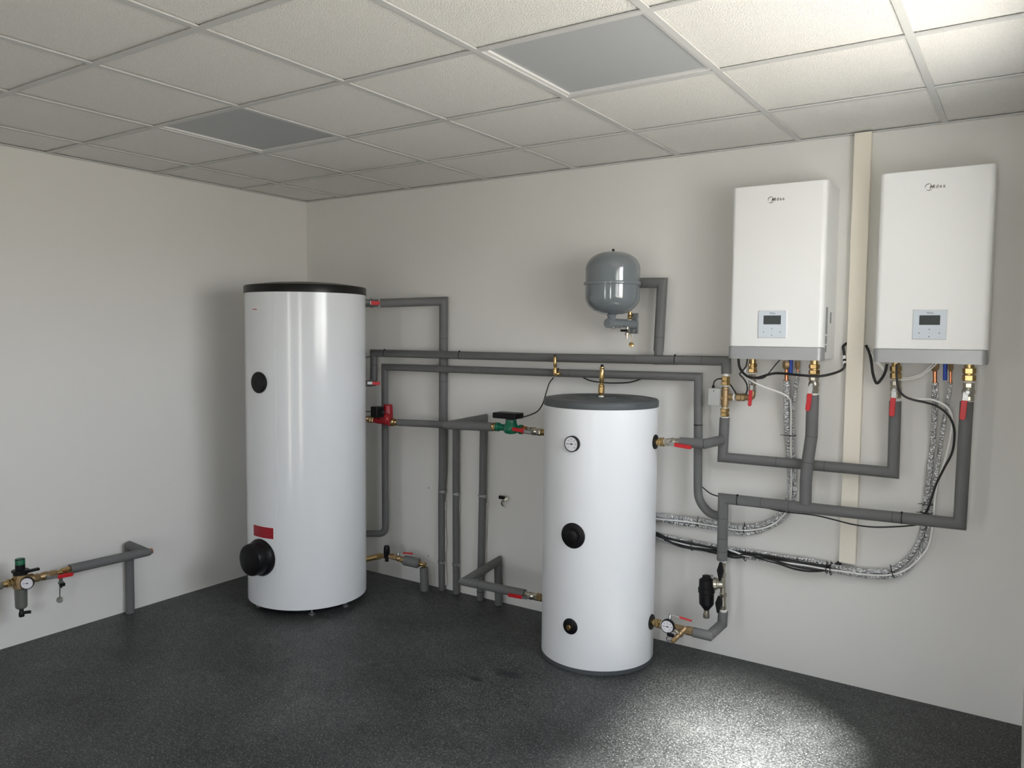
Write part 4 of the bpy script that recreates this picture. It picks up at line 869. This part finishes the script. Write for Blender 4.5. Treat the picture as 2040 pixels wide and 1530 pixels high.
# ---------------------------------------------------------------- filter station on the left wall
DLs = DLW
def Q(px, py, dd=0.0): return PL(px, py, DLs+dd)
a, b = Q(-60, 1180), Q(24, 1160.5)
ball_valve('nickel valve at the far left edge, upstream of the filter station', Q(-45, 1176), Q(4, 1165.5), 0.020, (Q(-22, 1171, 0.04), Q(-38, 1175, 0.04), Q(-70, 1183, 0.04)), out=X)
union('brass nut on the left of the filter station', Q(3, 1165.5), Q(30, 1159.5), 0.021)
fs_ = thing('pressure_reducer', Q(41, 1157), 'pressure reducing filter with a green top, white gauge and dark bowl on the left wall', 'filter')
p0 = Q(41, 1157); up0 = Z
sc_ = 4.75/FPX*1.0
def pxm(n): return n*((p0-CAM).dot(_F))/FPX
MB().lathe(p0-Z*pxm(15), Z, [(pxm(12), 0), (pxm(14), pxm(2)), (pxm(14), pxm(12)), (pxm(13), pxm(28)), (pxm(12), pxm(29))], 'dullbrass', 24).chain(Q(28, 1160), Q(66, 1152), [(0, 0.3, pxm(9), 20), (0.65, 1.0, pxm(10.5), 20)], 'dullbrass').build('body', fs_)
MB().lathe(p0+Z*pxm(13), Z, [(pxm(13), 0), (pxm(13), pxm(5)), (pxm(15.5), pxm(6)), (pxm(15.5), pxm(9)), (pxm(9), pxm(10)), (pxm(8.8), pxm(31)), (pxm(8), pxm(32))], 'black', 28).build('spring_cap', fs_)
MB().lathe(p0+Z*pxm(31), Z, [(pxm(8.9), 0), (pxm(8.9), pxm(12)), (pxm(8), pxm(14)), (pxm(4), pxm(14.4))], 'greencap', 28).build('adjusting_knob', fs_, label='green adjusting knob')
MB().obox(Q(58, 1137.5, 0.01), V((0, pxm(15)*1.25, 0)), V((0.010, 0, 0)), Z*pxm(2.6), 'black').build('wrench_lug', fs_, bevel=0.002)
MB().lathe(p0-Z*pxm(58), Z, [(pxm(4), pxm(0)), (pxm(9), pxm(3)), (pxm(10.5), pxm(5)), (pxm(11), pxm(8)), (pxm(11.5), pxm(42)), (pxm(12), pxm(44))], 'bowl', 28).build('filter_bowl', fs_)
MB().lathe(p0-Z*pxm(73), Z, [(pxm(4.5), 0), (pxm(5.2), pxm(1)), (pxm(5.2), pxm(8)), (pxm(4), pxm(10)), (pxm(4), pxm(16))], 'black', 18).obox(p0-Z*pxm(65)+V((0.012, 0.016, 0)), V((0.012, 0.016, 0)), Z*0.007, V((0.003, -0.003, 0)), 'black').build('drain_tap', fs_)
gg = Q(55, 1160.5, 0.045)
gauge(gg, V((0.80, -0.60, 0)), pxm(12.2), 0.016, fs_, 'pressure_gauge', thermo=False)
ball_valve('nickel brass valve with red lever on the left wall, between filter station and insulated pipe', Q(66, 1152.3), Q(112, 1142.5), 0.0205, (Q(97, 1151, 0.045), Q(115, 1149.5, 0.045), Q(146, 1141.5, 0.045)), out=X, body='dullbrass')
union('brass union entering the open end of the thick insulated pipe', Q(111, 1142.7), Q(142, 1134), 0.019, k='brass')
ld = thing('drain_cock', Q(121, 1156), 'small dark drain cock with a dangling cap, left wall below the red lever', 'drain cock')
MB().lathe(Q(121, 1144)-Z*pxm(29), Z, [(0.005, 0), (0.007, 0.002), (0.007, pxm(8)), (0.013, pxm(9)), (0.014, pxm(13)), (0.009, pxm(14)), (0.009, pxm(20)), (0.012, pxm(22)), (0.012, pxm(27))], 'bowl', 16).build('body', ld)
MB().obox(Q(124, 1165, 0.02), Y*0.014, X*0.005, Z*0.009, 'black').build('cock_handle', ld, bevel=0.003)
MB().cyl(Q(119.5, 1170, 0.01), Q(119, 1192, 0.01), 0.0022, 'black', 8).build('cap_strap', ld)
MB().lathe(Q(119.5, 1195, 0.01), V((0.7, -0.5, 0.3)), [(0.015, -0.004), (0.016, 0), (0.016, 0.006), (0.012, 0.008)], 'bowl', 18).build('hanging_cap', ld)

# ---------------------------------------------------------------- light
wd = bpy.data.worlds.new('daylight'); SC.world = wd; wd.use_nodes = True
nt = wd.node_tree; bg = nt.nodes['Background']
tc = nt.nodes.new('ShaderNodeTexCoord'); sx = nt.nodes.new('ShaderNodeSeparateXYZ'); rp_ = nt.nodes.new('ShaderNodeValToRGB')
mr = nt.nodes.new('ShaderNodeMapRange'); mr.inputs['From Min'].default_value = -1
nt.links.new(tc.outputs['Generated'], sx.inputs[0]); nt.links.new(sx.outputs['Z'], mr.inputs['Value']); nt.links.new(mr.outputs[0], rp_.inputs['Fac']); nt.links.new(rp_.outputs['Color'], bg.inputs['Color'])
e = rp_.color_ramp.elements
e[0].position = 0.0; e[0].color = (0.62, 0.58, 0.50, 1)
e[1].position = 1.0; e[1].color = (0.72, 0.84, 1.05, 1)
x = e.new(0.485); x.color = (0.66, 0.62, 0.54, 1)
x = e.new(0.515); x.color = (0.95, 0.97, 1.0, 1)
bg.inputs['Strength'].default_value = 16.0
def portal(loc, rot, sx_, sy_):
    a_ = bpy.data.lights.new('daylight_portal', 'AREA'); a_.shape = 'RECTANGLE'; a_.size = sx_; a_.size_y = sy_; a_.cycles.is_portal = True
    o_ = bpy.data.objects.new('daylight_portal', a_); COL.objects.link(o_); o_.location = loc; o_.rotation_euler = rot; o_['kind'] = 'helper'
portal((RX+T-0.01, (WY0+WY1)/2, (WZ0+WZ1)/2), (0, PI/2, 0), WZ1-WZ0, WY1-WY0)
portal(((DX0+DX1)/2, YF-T+0.01, DZ1/2), (PI/2, 0, 0), DX1-DX0, DZ1)
portal(((EX0+EX1)/2, YF-T+0.01, DZ1/2), (PI/2, 0, 0), EX1-EX0, DZ1)
sl = bpy.data.lights.new('sun', 'SUN'); sl.energy = 90.0; sl.angle = math.radians(17); sl.color = (1.0, 0.97, 0.92)
so = bpy.data.objects.new('sun', sl); COL.objects.link(so); so['kind'] = 'helper'
sdir = V((-0.53, 0.27, -1.0)).normalized(); so.rotation_euler = sdir.to_track_quat('-Z', 'Y').to_euler(); so.location = (7, -3, 6)

SC.view_settings.view_transform = 'Standard'; SC.view_settings.look = 'None'; SC.view_settings.gamma = 1.0; SC.view_settings.use_curve_mapping = False
SC.view_settings.exposure = 0.0
try:
    SC.cycles.max_bounces = 10; SC.cycles.diffuse_bounces = 7; SC.cycles.glossy_bounces = 4; SC.cycles.sample_clamp_indirect = 8.0
    SC.cycles.use_denoising = True
except Exception: pass
